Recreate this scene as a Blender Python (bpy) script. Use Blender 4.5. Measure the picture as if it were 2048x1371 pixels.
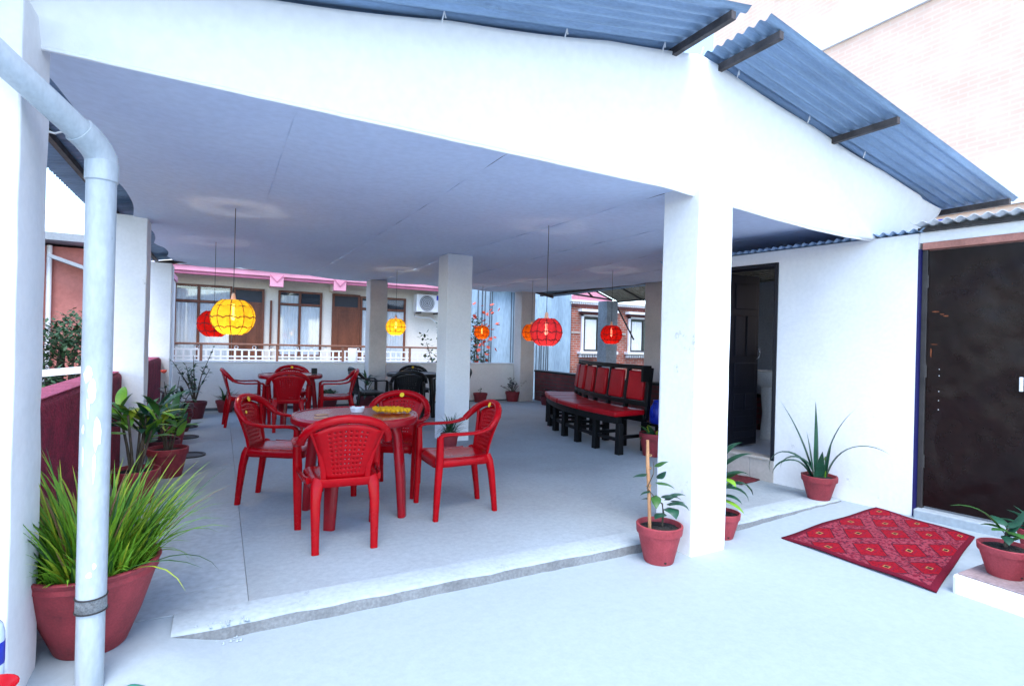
import bpy, math, random
from mathutils import Vector, Matrix
random.seed(7)
R = math.radians
S = bpy.context.scene
for o in list(bpy.data.objects): bpy.data.objects.remove(o)

# ---------------------------------------------------------------- camera
YAW, ROLL, EYE = R(28.2), R(1.43), 1.29
fw = Vector((math.sin(YAW), math.cos(YAW), 0)); rt = Vector((math.cos(YAW), -math.sin(YAW), 0)); up = Vector((0, 0, 1))
ix = rt*math.cos(ROLL) + up*math.sin(ROLL); iy = -rt*math.sin(ROLL) + up*math.cos(ROLL)
cd = bpy.data.cameras.new('camera'); cam = bpy.data.objects.new('camera', cd); S.collection.objects.link(cam)
cam.matrix_world = Matrix(((ix.x, iy.x, -fw.x, 0), (ix.y, iy.y, -fw.y, 0), (ix.z, iy.z, -fw.z, EYE), (0, 0, 0, 1)))
cd.sensor_width = 36; cd.lens = 36*1088/2048; cd.clip_start = .05; cd.clip_end = 2000
S.camera = cam
# ---------------------------------------------------------------- sky and sun (bright hazy overcast, from behind the camera)
SUN_EL, SUN_AZ = R(60), R(200)          # azimuth measured from +Y clockwise
W = bpy.data.worlds.new('World'); S.world = W; W.use_nodes = True
nt = W.node_tree; bg = nt.nodes['Background']
sk = nt.nodes.new('ShaderNodeTexSky'); sk.sky_type = 'NISHITA'; sk.sun_disc = False
sk.sun_elevation = SUN_EL; sk.sun_rotation = SUN_AZ; sk.air_density = 1.0; sk.dust_density = .6; sk.ozone_density = 1.4
nt.links.new(sk.outputs[0], bg.inputs[0]); bg.inputs[1].default_value = .15
sd = bpy.data.lights.new('sun', 'SUN'); sd.energy = .7; sd.angle = R(35); sd.color = (1, .985, .96)
sun = bpy.data.objects.new('sun', sd); S.collection.objects.link(sun)
sdir = Vector((math.sin(SUN_AZ)*math.cos(SUN_EL), math.cos(SUN_AZ)*math.cos(SUN_EL), math.sin(SUN_EL)))
sun.rotation_euler = (-sdir).to_track_quat('-Z', 'Y').to_euler(); sun.location = sdir*30
S.view_settings.view_transform = 'Standard'; S.view_settings.look = 'None'
S.view_settings.exposure = 2.25; S.view_settings.gamma = 1; S.view_settings.use_curve_mapping = False

# ---------------------------------------------------------------- helpers
C = S.collection
class MB:
    def __init__(s): s.v = []; s.f = []
    def add(s, vs, fs):
        b = len(s.v); s.v += [tuple(p) for p in vs]; s.f += [tuple(i+b for i in q) for q in fs]; return s
    def box(s, x0, x1, y0, y1, z0, z1):
        return s.add([(x, y, z) for z in (z0, z1) for y in (y0, y1) for x in (x0, x1)],
                     [(0, 2, 3, 1), (4, 5, 7, 6), (0, 1, 5, 4), (2, 6, 7, 3), (0, 4, 6, 2), (1, 3, 7, 5)])
    def bar(s, a, b, w, h, ref=(0, 0, 1)):
        return s.sweep([a, b], [(w/2, h/2)]*2, 4, ref, sq=True)
    def sweep(s, path, sec, n=10, ref=(0, 0, 1), pw=1.0, sq=False):
        P = [Vector(p) for p in path]; b = len(s.v); m = len(P); ref = Vector(ref)
        for i, p in enumerate(P):
            t = (P[min(i+1, m-1)]-P[max(i-1, 0)]).normalized()
            r_ = ref if abs(t.dot(ref)) < .97 else Vector((0, 1, .1)) if abs(t.y) < .9 else Vector((1, 0, 0))
            sd_ = t.cross(r_).normalized(); u_ = sd_.cross(t)
            w, h = sec[i] if isinstance(sec, list) else sec
            for k in range(n):
                a = 2*math.pi*(k+.5)/n; c_, q = math.cos(a), math.sin(a)
                if sq: c_ = math.copysign(1, c_); q = math.copysign(1, q)
                elif pw != 1: c_ = math.copysign(abs(c_)**pw, c_); q = math.copysign(abs(q)**pw, q)
                s.v.append(tuple(p+sd_*w*c_+u_*h*q))
        for i in range(m-1):
            for k in range(n):
                a = b+i*n+k; c2 = b+i*n+(k+1) % n; s.f.append((a, c2, c2+n, a+n))
        s.f.append(tuple(b+k for k in range(n))[::-1]); s.f.append(tuple(b+(m-1)*n+k for k in range(n)))
        return s
    def tube(s, path, r, n=6):
        return s.sweep(path, [(r, r)]*len(path) if not isinstance(r, list) else [(q, q) for q in r], n)
    def lathe(s, prof, n=32, c=(0, 0, 0), wob=None):
        b = len(s.v); m = len(prof)
        for r_, z in prof:
            for k in range(n):
                a = 2*math.pi*k/n; q = r_*(1 if wob is None else 1+wob*math.cos(a*wobn))
                s.v.append((c[0]+q*math.cos(a), c[1]+q*math.sin(a), c[2]+z))
        for i in range(m-1):
            for k in range(n):
                a = b+i*n+k; d = b+i*n+(k+1) % n; s.f.append((a, d, d+n, a+n))
        return s
    def cap(s, r_, z, n=32, c=(0, 0, 0), down=False):
        b = len(s.v); s.v += [(c[0]+r_*math.cos(2*math.pi*k/n), c[1]+r_*math.sin(2*math.pi*k/n), c[2]+z) for k in range(n)]
        q = tuple(b+k for k in range(n)); s.f.append(q[::-1] if down else q); return s
    def grid(s, fn, nu, nv):
        b = len(s.v)
        for j in range(nv+1):
            for i in range(nu+1): s.v.append(tuple(fn(i/nu, j/nv)))
        for j in range(nv):
            for i in range(nu):
                a = b+j*(nu+1)+i; s.f.append((a, a+1, a+nu+2, a+nu+1))
        return s
    def prism(s, poly, d, ax='y', o=0.0):
        n = len(poly); f = {'y': lambda p, q: (p[0], q, p[1]), 'x': lambda p, q: (q, p[0], p[1]), 'z': lambda p, q: (p[0], p[1], q)}[ax]
        b = len(s.v); s.v += [f(p, o) for p in poly]+[f(p, o+d) for p in poly]
        s.f.append(tuple(b+i for i in range(n))); s.f.append(tuple(b+n+i for i in range(n))[::-1])
        for i in range(n): j = (i+1) % n; s.f.append((b+j, b+i, b+n+i, b+n+j))
        return s
    def merge(s):
        k = {}; mp = []; nv = []
        for p in s.v:
            q = tuple(round(c, 5) for c in p)
            if q not in k: k[q] = len(nv); nv.append(p)
            mp.append(k[q])
        s.v = nv; s.f = [tuple(mp[i] for i in f) for f in s.f]; return s
    def build(s, name, m, parent=None, smooth=0, bevel=0, solid=0, loc=None):
        me = bpy.data.meshes.new(name); me.from_pydata(s.v, [], s.f)
        me.materials.append(m if not isinstance(m, str) else M[m])
        if smooth:
            me.polygons.foreach_set('use_smooth', [True]*len(me.polygons)); me.set_sharp_from_angle(angle=R(smooth))
        me.update(); o = bpy.data.objects.new(name, me); C.objects.link(o)
        if parent: o.parent = parent
        if loc: o.location = loc
        if solid:
            d = o.modifiers.new('t', 'SOLIDIFY'); d.thickness = solid; d.offset = 0
        if bevel:
            d = o.modifiers.new('b', 'BEVEL'); d.width = bevel; d.segments = 2; d.limit_method = 'ANGLE'; d.angle_limit = R(40)
        return o
def tag(o, label, cat=None, group=None, kind=None):
    if label: o['label'] = label
    if cat: o['category'] = cat
    if group: o['group'] = group
    if kind: o['kind'] = kind
    return o
def empty(name, loc=(0, 0, 0), rz=0, label=None, cat=None, group=None):
    o = bpy.data.objects.new(name, None); C.objects.link(o); o.location = loc; o.rotation_euler = (0, 0, rz); o.empty_display_size = .1
    return tag(o, label, cat, group)
def share(src, parent, loc=None, rot=None, scale=None, mat=None):
    c = src.copy(); C.objects.link(c); c.parent = parent
    if loc is not None: c.location = loc
    if rot is not None: c.rotation_euler = rot
    if scale is not None: c.scale = scale
    return c
def copy_tree(o, parent=None):
    kids = [k for k in bpy.data.objects if k.parent == o]
    c = o.copy(); C.objects.link(c); c.parent = parent
    for k in kids: copy_tree(k, c)
    return c
def sm(a, b, x): t = min(1, max(0, (x-a)/(b-a))); return t*t*(3-2*t)

# ---------------------------------------------------------------- materials
M = {}
def pm(name, col, rough=.6, var=.12, scale=4, bump=0, bscale=60, col2=None, stretch=None, spec=.4, metal=0, fine=.05, coat=0, thr=(.35, .7)):
    m = bpy.data.materials.new(name); m.use_nodes = True; n = m.node_tree.nodes; l = m.node_tree.links
    b = n['Principled BSDF']; b.inputs['Roughness'].default_value = rough; b.inputs['Metallic'].default_value = metal
    b.inputs['Specular IOR Level'].default_value = spec
    if coat: b.inputs['Coat Weight'].default_value = coat; b.inputs['Coat Roughness'].default_value = .12
    tc = n.new('ShaderNodeTexCoord'); mp = n.new('ShaderNodeMapping'); l.new(tc.outputs['Object'], mp.inputs[0])
    if stretch: mp.inputs['Scale'].default_value = stretch
    n1 = n.new('ShaderNodeTexNoise'); n1.inputs['Scale'].default_value = scale; n1.inputs['Detail'].default_value = 6; n1.inputs['Roughness'].default_value = .62
    l.new(mp.outputs[0], n1.inputs[0])
    rp = n.new('ShaderNodeMapRange'); rp.inputs[1].default_value = thr[0]; rp.inputs[2].default_value = thr[1]; l.new(n1.outputs[0], rp.inputs[0])
    c2 = col2 if col2 else tuple(q*(1-var*2.2) for q in col)
    mx = n.new('ShaderNodeMix'); mx.data_type = 'RGBA'; mx.inputs[6].default_value = (*col, 1); mx.inputs[7].default_value = (*c2, 1); l.new(rp.outputs[0], mx.inputs[0])
    last = mx.outputs[2]
    if fine:
        n2 = n.new('ShaderNodeTexNoise'); n2.inputs['Scale'].default_value = scale*14; n2.inputs['Detail'].default_value = 4; l.new(mp.outputs[0], n2.inputs[0])
        r2 = n.new('ShaderNodeMapRange'); r2.inputs[1].default_value = .3; r2.inputs[2].default_value = .7; r2.inputs[3].default_value = 1-fine*2; r2.inputs[4].default_value = 1+fine; l.new(n2.outputs[0], r2.inputs[0])
        v = n.new('ShaderNodeVectorMath'); v.operation = 'SCALE'; l.new(last, v.inputs[0]); l.new(r2.outputs[0], v.inputs[3]); last = v.outputs[0]
    l.new(last, b.inputs['Base Color'])
    rr = n.new('ShaderNodeMapRange'); rr.inputs[3].default_value = max(0, rough-.08); rr.inputs[4].default_value = min(1, rough+.1); l.new(n1.outputs[0], rr.inputs[0]); l.new(rr.outputs[0], b.inputs['Roughness'])
    if bump:
        n3 = n.new('ShaderNodeTexNoise'); n3.inputs['Scale'].default_value = bscale; n3.inputs['Detail'].default_value = 5; l.new(mp.outputs[0], n3.inputs[0])
        bp = n.new('ShaderNodeBump'); bp.inputs['Strength'].default_value = bump; bp.inputs['Distance'].default_value = .02; l.new(n3.outputs[0], bp.inputs['Height']); l.new(bp.outputs[0], b.inputs['Normal'])
    M[name] = m; return m
def floor_mat(name, c1, c2, sc, ckv=1.0, fl=.92, st=.70):
    m = pm(name, c1, .72, .1, sc, .07, 45, col2=c2, fine=0, thr=(.3, .78)); n = m.node_tree.nodes; l = m.node_tree.links; b = n['Principled BSDF']
    src = b.inputs['Base Color'].links[0].from_socket; tc = n.new('ShaderNodeTexCoord')
    wn = n.new('ShaderNodeTexNoise'); wn.inputs['Scale'].default_value = 2.2; wn.inputs['Detail'].default_value = 5; l.new(tc.outputs['Object'], wn.inputs[0])
    wa = n.new('ShaderNodeVectorMath'); wa.operation = 'MULTIPLY_ADD'; wa.inputs[1].default_value = (.55, .55, 0); l.new(wn.outputs['Color'], wa.inputs[0]); l.new(tc.outputs['Object'], wa.inputs[2])
    vo = n.new('ShaderNodeTexVoronoi'); vo.feature = 'DISTANCE_TO_EDGE'; vo.inputs['Scale'].default_value = .38; l.new(wa.outputs[0], vo.inputs[0])
    ck = n.new('ShaderNodeMapRange'); ck.inputs[1].default_value = .0015; ck.inputs[2].default_value = .006; ck.inputs[3].default_value = ckv; ck.inputs[4].default_value = 1; l.new(vo.outputs[0], ck.inputs[0])
    n2 = n.new('ShaderNodeTexNoise'); n2.inputs['Scale'].default_value = 26; n2.inputs['Detail'].default_value = 8; n2.inputs['Roughness'].default_value = .75; l.new(tc.outputs['Object'], n2.inputs[0])
    r2 = n.new('ShaderNodeMapRange'); r2.inputs[1].default_value = .32; r2.inputs[2].default_value = .7; r2.inputs[3].default_value = fl; r2.inputs[4].default_value = 1.05; l.new(n2.outputs[0], r2.inputs[0])
    n3 = n.new('ShaderNodeTexNoise'); n3.inputs['Scale'].default_value = 5; n3.inputs['Detail'].default_value = 9; n3.inputs['Roughness'].default_value = .8; l.new(tc.outputs['Object'], n3.inputs[0])
    r3 = n.new('ShaderNodeMapRange'); r3.inputs[1].default_value = .66; r3.inputs[2].default_value = .74; r3.inputs[3].default_value = 1; r3.inputs[4].default_value = st; l.new(n3.outputs[0], r3.inputs[0])
    m1 = n.new('ShaderNodeMath'); m1.operation = 'MULTIPLY'; l.new(ck.outputs[0], m1.inputs[0]); l.new(r2.outputs[0], m1.inputs[1])
    m2 = n.new('ShaderNodeMath'); m2.operation = 'MULTIPLY'; l.new(m1.outputs[0], m2.inputs[0]); l.new(r3.outputs[0], m2.inputs[1])
    v = n.new('ShaderNodeVectorMath'); v.operation = 'SCALE'; l.new(src, v.inputs[0]); l.new(m2.outputs[0], v.inputs[3]); l.new(v.outputs[0], b.inputs['Base Color'])
floor_mat('courtyard', (.355, .42, .46), (.315, .375, .415), .45)
floor_mat('cement', (.37, .435, .475), (.265, .29, .305), .6, .94, .82, .6); 
pm('cement_panel', (.38, .435, .47), .7, .1, 1.7, .08, 35, col2=(.33, .375, .40), fine=.08)
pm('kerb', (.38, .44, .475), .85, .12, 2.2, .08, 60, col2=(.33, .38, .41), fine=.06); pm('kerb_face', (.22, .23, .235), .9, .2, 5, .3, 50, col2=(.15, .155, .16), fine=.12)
pm('white_wall', (.83, .83, .83), .75, .02, 2.2, .12, 30, col2=(.76, .76, .77), fine=.02)
pm('beige_wall', (.62, .585, .57), .8, .08, 2.0, .1, 30, fine=.03)
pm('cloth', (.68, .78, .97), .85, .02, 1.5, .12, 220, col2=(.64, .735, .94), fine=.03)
pm('fascia_cloth', (.88, .88, .88), .85, .02, 1.5, .1, 220, col2=(.84, .84, .85), fine=.02)
pm('red_wall', (.32, .016, .05), .85, .2, 6, .8, 55, col2=(.13, .014, .03), fine=.25)
pm('red_top', (.56, .11, .19), .8, .15, 7, .5, 55, col2=(.36, .055, .09), fine=.2)
pm('metal_sheet', (.30, .44, .62), .45, .12, 2, 0, metal=.35, spec=.5, stretch=(1, 6, 1), fine=.06)
pm('pale_sheet', (.72, .76, .78), .5, .06, 2, 0, metal=.1)
pm('steel_dark', (.05, .045, .045), .5, .2, 8, metal=.2)
pm('rust_steel', (.10, .085, .085), .6, .3, 9, metal=.2)
pm('pvc', (.44, .49, .53), .38, .1, 5, .08, 60, col2=(.32, .36, .39), fine=.05, stretch=(1, 1, .35))
pm('pvc_joint', (.30, .32, .33), .6, .3, 14, .2, 60, col2=(.12, .12, .12), fine=.2)
pm('paint_splash', (.85, .86, .87), .6, .02)
pm('red_plastic', (.40, .0015, .006), .25, .08, 3, .03, 250, col2=(.30, .001, .005), fine=.06, spec=.16)
pm('red_dark_plastic', (.33, .0025, .009), .2, .08, 3, .04, 250, col2=(.20, .003, .008), fine=.04, spec=.45)
pm('black_plastic', (.006, .0055, .006), .35, .1, 3, .04, 250, fine=.04, spec=.3)
pm('sticker', (.85, .55, .01), .4, .05, 30)
pm('glass_clear', (.75, .78, .82), .06, .1, 40, spec=.8)
pm('marigold', (.90, .50, .0), .7, .2, 60, .6, 120, col2=(.75, .36, .0))
pm('card', (.62, .38, .22), .6, .1, 40, col2=(.5, .25, .15))
pm('black_wood', (.004, .005, .006), .45, .2, 9, fine=.1, spec=.22)
pm('red_vinyl', (.40, .003, .009), .34, .12, 2.5, .12, 45, col2=(.30, .002, .007), fine=.05, spec=.18)
pm('pot_red', (.31, .036, .046), .6, .15, 9, .15, 60, col2=(.18, .022, .028), fine=.10)
pm('pot_pink', (.36, .050, .062), .65, .15, 9, .15, 60, col2=(.27, .032, .040), fine=.10)
pm('pot_dark', (.14, .02, .03), .6, .15, 9, fine=.1)
pm('soil', (.035, .03, .026), .95, .3, 20, 1.0, 60, fine=.3)
pm('leaf', (.045, .14, .025), .42, .25, 9, col2=(.02, .075, .015), fine=.1)
pm('leaf_deep', (.018, .085, .045), .40, .25, 9, col2=(.008, .04, .022), fine=.1)
pm('leaf_yellow', (.45, .50, .035), .45, .2, 9, col2=(.22, .33, .03), fine=.1)
pm('leaf_lime', (.20, .40, .025), .45, .25, 6, col2=(.09, .25, .02), fine=.1)
pm('leaf_brown', (.34, .20, .09), .7, .2, 12, fine=.15)
pm('leaf_maroon', (.05, .018, .02), .5, .3, 9, fine=.15)
pm('leaf_far', (.05, .11, .04), .6, .3, 3, col2=(.02, .05, .02), fine=.15)
pm('petal', (.75, .05, .05), .6, .2, 20, col2=(.8, .2, .08))
pm('stem', (.10, .075, .05), .8, .2, 15, fine=.15)
pm('cane', (.52, .27, .13), .65, .2, 20, col2=(.36, .16, .07), fine=.15, stretch=(1, 1, .25))
pm('door_wood', (.006, .007, .015), .45, .2, 6, fine=.1, stretch=(1, 1, .2), spec=.3)
pm('door_iron', (.012, .004, .004), .27, .25, 1.6, .2, 5, col2=(.006, .0025, .003), fine=.15, spec=.18)
pm('rust_mark', (.22, .06, .02), .8, .3, 30); pm('blue_edge', (.008, .008, .10), .5, .1); pm('salmon', (.52, .22, .17), .7, .15, 6, fine=.08)
pm('blue_plastic', (.01, .03, .45), .35, .1, 9)
pm('pink_paint', (.70, .30, .40), .7, .1, 3, fine=.04)
pm('pink_deep', (.50, .15, .24), .7, .1, 3, fine=.04)
pm('cream_wall', (.80, .76, .68), .8, .03, 1.5, fine=.03)
pm('brown_wood', (.20, .065, .032), .45, .25, 5, fine=.12, stretch=(1, 1, .15))
pm('curtain', (.75, .78, .80), .8, .04, 5)
pm('dark_room', (.03, .035, .045), .5, .1)
pm('white_paint', (.82, .83, .85), .5, .03, 5)
pm('rail_brown', (.26, .12, .08), .4, .15, 5)
pm('ac_white', (.74, .76, .78), .45, .04, 4)
pm('ac_grille', (.16, .17, .18), .5, .1, 8)
pm('concrete_blue', (.34, .47, .58), .85, .2, .9, .2, 10, col2=(.17, .25, .33), fine=.08, stretch=(1.6, 1.6, .35))
pm('concrete_dark', (.10, .13, .16), .9, .2, 2, fine=.1, stretch=(1, 1, .2))
pm('column_grey', (.26, .30, .33), .85, .25, 1.6, .2, 12, col2=(.14, .16, .18), fine=.1)
pm('thatch', (.60, .57, .46), .9, .4, 9, .6, 30, col2=(.20, .19, .14), fine=.3, stretch=(1, 6, 1))
pm('pink_house', (.52, .20, .17), .85, .12, 1.1, col2=(.44, .15, .12), fine=.06)
pm('grey_roof', (.30, .32, .34), .8, .1, 2)
pm('tile_beige', (.50, .46, .42), .4, .1, 3, fine=.05)
pm('grout', (.25, .24, .23), .9)
pm('porcelain', (.80, .82, .84), .12, .02, 4, spec=.6)
pm('tile_grey', (.55, .58, .64), .3, .06, 3)
pm('laundry', (.01, .03, .035), .85, .1)
pm('mat_red', (.20, .02, .03), .95, .3, 25, .6, 120, fine=.3)
pm('pale_brick', (.55, .40, .34), .85, .12, 1.2, fine=.1)
pm('far_ground', (.16, .17, .14), .95, .2, .05)
pm('chrome', (.6, .62, .65), .15, .03, metal=1)
pm('bottle_pet', (.60, .72, .85), .1, .05, spec=.7)
pm('green_plastic', (.05, .30, .22), .4, .1)
pm('plinth_top', (.40, .30, .30), .8, .15, 4, fine=.12)
def brick_mat(name, c1, c2, mo, sc, bump=.6, lo=.65, hi=1.2):
    m = bpy.data.materials.new(name); m.use_nodes = True; n = m.node_tree.nodes; l = m.node_tree.links; b = n['Principled BSDF']
    tc = n.new('ShaderNodeTexCoord'); sp = n.new('ShaderNodeSeparateXYZ'); cb = n.new('ShaderNodeCombineXYZ'); ad = n.new('ShaderNodeMath')
    l.new(tc.outputs['Object'], sp.inputs[0]); l.new(sp.outputs[0], ad.inputs[0]); l.new(sp.outputs[1], ad.inputs[1]); l.new(ad.outputs[0], cb.inputs[0]); l.new(sp.outputs[2], cb.inputs[1])
    t = n.new('ShaderNodeTexBrick'); l.new(cb.outputs[0], t.inputs[0])
    t.inputs['Color1'].default_value = (*c1, 1); t.inputs['Color2'].default_value = (*c2, 1); t.inputs['Mortar'].default_value = (*mo, 1)
    t.inputs['Scale'].default_value = sc; t.inputs['Mortar Size'].default_value = .012; t.inputs['Brick Width'].default_value = .24; t.inputs['Row Height'].default_value = .075; t.inputs['Bias'].default_value = -.2
    ns = n.new('ShaderNodeTexNoise'); ns.inputs['Scale'].default_value = 2.5; ns.inputs['Detail'].default_value = 6; l.new(tc.outputs['Object'], ns.inputs[0])
    r2 = n.new('ShaderNodeMapRange'); r2.inputs[1].default_value = .3; r2.inputs[2].default_value = .7; r2.inputs[3].default_value = lo; r2.inputs[4].default_value = hi; l.new(ns.outputs[0], r2.inputs[0])
    v = n.new('ShaderNodeVectorMath'); v.operation = 'SCALE'; l.new(t.outputs[0], v.inputs[0]); l.new(r2.outputs[0], v.inputs[3]); l.new(v.outputs[0], b.inputs['Base Color'])
    b.inputs['Roughness'].default_value = .85
    bp = n.new('ShaderNodeBump'); bp.inputs['Strength'].default_value = bump; bp.inputs['Distance'].default_value = .01; bp.invert = True; l.new(t.outputs['Fac'], bp.inputs['Height']); l.new(bp.outputs[0], b.inputs['Normal'])
    M[name] = m
brick_mat('brick', (.40, .10, .055), (.30, .07, .045), (.36, .28, .25), 1)
brick_mat('brick_dark', (.13, .022, .026), (.09, .016, .02), (.07, .035, .035), 1)
brick_mat('brick_pale', (.80, .53, .39), (.78, .51, .38), (.80, .58, .45), 1, .05, .9, 1.05)
def glass_mat():
    m = bpy.data.materials.new('pane_glass'); m.use_nodes = True; n = m.node_tree.nodes; l = m.node_tree.links
    n.remove(n['Principled BSDF']); t = n.new('ShaderNodeBsdfTransparent'); t.inputs[0].default_value = (.95, .97, .98, 1)
    g = n.new('ShaderNodeBsdfGlossy'); g.inputs['Roughness'].default_value = .05; x = n.new('ShaderNodeMixShader'); x.inputs[0].default_value = .06
    l.new(t.outputs[0], x.inputs[1]); l.new(g.outputs[0], x.inputs[2]); l.new(x.outputs[0], n['Material Output'].inputs[0]); M['pane_glass'] = m
glass_mat()
def specks(name, sc, t0, t1, fac):
    m = M[name]; n = m.node_tree.nodes; l = m.node_tree.links; b = n['Principled BSDF']; src = b.inputs['Base Color'].links[0].from_socket
    tc = n.new('ShaderNodeTexCoord'); q = n.new('ShaderNodeTexNoise'); q.inputs['Scale'].default_value = sc; q.inputs['Detail'].default_value = 9; q.inputs['Roughness'].default_value = .78; l.new(tc.outputs['Object'], q.inputs[0])
    r_ = n.new('ShaderNodeMapRange'); r_.inputs[1].default_value = t0; r_.inputs[2].default_value = t1; r_.inputs[3].default_value = 1; r_.inputs[4].default_value = fac; l.new(q.outputs[0], r_.inputs[0])
    v = n.new('ShaderNodeVectorMath'); v.operation = 'SCALE'; l.new(src, v.inputs[0]); l.new(r_.outputs[0], v.inputs[3]); l.new(v.outputs[0], b.inputs['Base Color'])
specks('white_wall', 3.5, .64, .72, .55); specks('pot_red', 9, .60, .72, .6); specks('pot_pink', 9, .60, .72, .65); specks('metal_sheet', 4, .62, .75, .6); specks('pvc', 7, .62, .72, .6); specks('red_plastic', 9, .62, .74, .75); specks('kerb', 7, .58, .70, .65)
def shade_mat(name, col, mixf=.65):
    m = bpy.data.materials.new(name); m.use_nodes = True; n = m.node_tree.nodes; l = m.node_tree.links
    n.remove(n['Principled BSDF']); t = n.new('ShaderNodeBsdfTranslucent'); d = n.new('ShaderNodeBsdfDiffuse'); x = n.new('ShaderNodeMixShader'); x.inputs[0].default_value = mixf
    ns = n.new('ShaderNodeTexNoise'); ns.inputs['Scale'].default_value = 14; tc = n.new('ShaderNodeTexCoord'); l.new(tc.outputs['Object'], ns.inputs[0])
    r2 = n.new('ShaderNodeMapRange'); r2.inputs[1].default_value = .3; r2.inputs[2].default_value = .7; r2.inputs[3].default_value = .82; r2.inputs[4].default_value = 1.1; l.new(ns.outputs[0], r2.inputs[0])
    v = n.new('ShaderNodeVectorMath'); v.operation = 'SCALE'; v.inputs[0].default_value = col; l.new(r2.outputs[0], v.inputs[3])
    l.new(v.outputs[0], t.inputs[0]); l.new(v.outputs[0], d.inputs[0]); l.new(d.outputs[0], x.inputs[1]); l.new(t.outputs[0], x.inputs[2]); tr_ = n.new('ShaderNodeBsdfTransparent'); tr_.inputs[0].default_value = (*[q**.35 for q in col], 1); x2 = n.new('ShaderNodeMixShader'); x2.inputs[0].default_value = .10; l.new(x.outputs[0], x2.inputs[1]); l.new(tr_.outputs[0], x2.inputs[2]); l.new(x2.outputs[0], n['Material Output'].inputs[0]); M[name] = m
shade_mat('shade_yellow', (.58, .37, .022), .22); shade_mat('shade_orange', (.50, .10, .006), .18); shade_mat('shade_red', (.40, .010, .008), .16); shade_mat('shade_pink', (.42, .026, .032), .16)
_b = bpy.data.materials.new('bulb_glow'); _b.use_nodes = True; _e = _b.node_tree.nodes['Principled BSDF']; _e.inputs['Emission Color'].default_value = (1, .8, .5, 1); _e.inputs['Emission Strength'].default_value = 6; M['bulb_glow'] = _b
pm('trim_yellow', (.26, .09, .005), .8, .1, 20); pm('trim_red', (.07, .004, .006), .8, .1, 20)
def rug_mat():
    m = bpy.data.materials.new('rug_weave'); m.use_nodes = True; n = m.node_tree.nodes; l = m.node_tree.links; b = n['Principled BSDF']; b.inputs['Roughness'].default_value = .95; b.inputs['Specular IOR Level'].default_value = .1
    tc = n.new('ShaderNodeTexCoord'); sp = n.new('ShaderNodeSeparateXYZ'); l.new(tc.outputs['UV'], sp.inputs[0])
    def mt(op, a, b_=None):
        q = n.new('ShaderNodeMath'); q.operation = op
        for i, w in enumerate((a, b_)):
            if w is None: continue
            if isinstance(w, (int, float)): q.inputs[i].default_value = w
            else: l.new(w, q.inputs[i])
        return q.outputs[0]
    def mixc(f_, a, c_):
        x = n.new('ShaderNodeMix'); x.data_type = 'RGBA'; l.new(f_, x.inputs[0])
        for i, w in ((6, a), (7, c_)):
            if isinstance(w, tuple): x.inputs[i].default_value = (*w, 1)
            else: l.new(w, x.inputs[i])
        return x.outputs[2]
    # lozenge lattice in rug space: u = x/a + y/b, v = x/a - y/b
    xa = mt('DIVIDE', sp.outputs[0], .40); yb = mt('DIVIDE', sp.outputs[1], .33)
    u = mt('ADD', xa, yb); v = mt('SUBTRACT', xa, yb)
    fu = mt('ABSOLUTE', mt('SUBTRACT', mt('FRACT', mt('ADD', u, 20.25)), .5)); fv = mt('ABSOLUTE', mt('SUBTRACT', mt('FRACT', mt('ADD', v, 20.25)), .5))
    d = mt('MAXIMUM', fu, fv)
    band = mt('GREATER_THAN', d, .33); line = mt('MULTIPLY', mt('GREATER_THAN', d, .315), mt('LESS_THAN', d, .345))
    core = mt('LESS_THAN', mt('ADD', fu, fv), .105); eye = mt('LESS_THAN', mt('ADD', fu, fv), .065); ring = mt('MULTIPLY', mt('LESS_THAN', mt('ADD', fu, fv), .22), mt('GREATER_THAN', mt('ADD', fu, fv), .19))
    ns = n.new('ShaderNodeTexNoise'); ns.inputs['Scale'].default_value = 45; ns.inputs['Detail'].default_value = 3; l.new(tc.outputs['UV'], ns.inputs[0])
    vo = n.new('ShaderNodeTexVoronoi'); vo.inputs['Scale'].default_value = 38; l.new(tc.outputs['UV'], vo.inputs[0])
    sp1 = mt('GREATER_THAN', vo.outputs['Distance'], .42); sp2 = mt('GREATER_THAN', ns.outputs[0], .56)
    field = mixc(sp2, (.27, .006, .016), (.17, .005, .014))
    bandc = mixc(sp1, (.16, .010, .025), (.26, .04, .06)); bandc = mixc(sp2, bandc, (.09, .015, .03))
    c_ = mixc(band, field, bandc); c_ = mixc(line, c_, (.06, .01, .02)); c_ = mixc(ring, c_, (.16, .01, .03)); c_ = mixc(core, c_, (.32, .17, .07)); c_ = mixc(eye, c_, (.02, .01, .012))
    ex = mt('ABSOLUTE', sp.outputs[0]); ey = mt('ABSOLUTE', sp.outputs[1])
    edge = mt('MAXIMUM', mt('GREATER_THAN', ex, RUG_X-.035), mt('GREATER_THAN', ey, RUG_Y-.035))
    c_ = mixc(edge, c_, (.12, .008, .02)); l.new(c_, b.inputs['Base Color'])
    bp = n.new('ShaderNodeBump'); bp.inputs['Strength'].default_value = .5; bp.inputs['Distance'].default_value = .006; l.new(ns.outputs[0], bp.inputs['Height']); l.new(bp.outputs[0], b.inputs['Normal']); M['rug_weave'] = m
RUG_X, RUG_Y = .59, .42
rug_mat()

# ================================================================ SETTING
def floor_z(x, y): return .03*sm(3.0, 4.7, x)                       # terrace floor
def court_z(x, y): return -.06 + .075*sm(2.9, 4.8, x)               # lower courtyard
tag(MB().box(-300, 300, -300, 300, -3.2, -3.0).build('ground', 'far_ground'), 'distant ground below the terrace', kind='structure')
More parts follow.
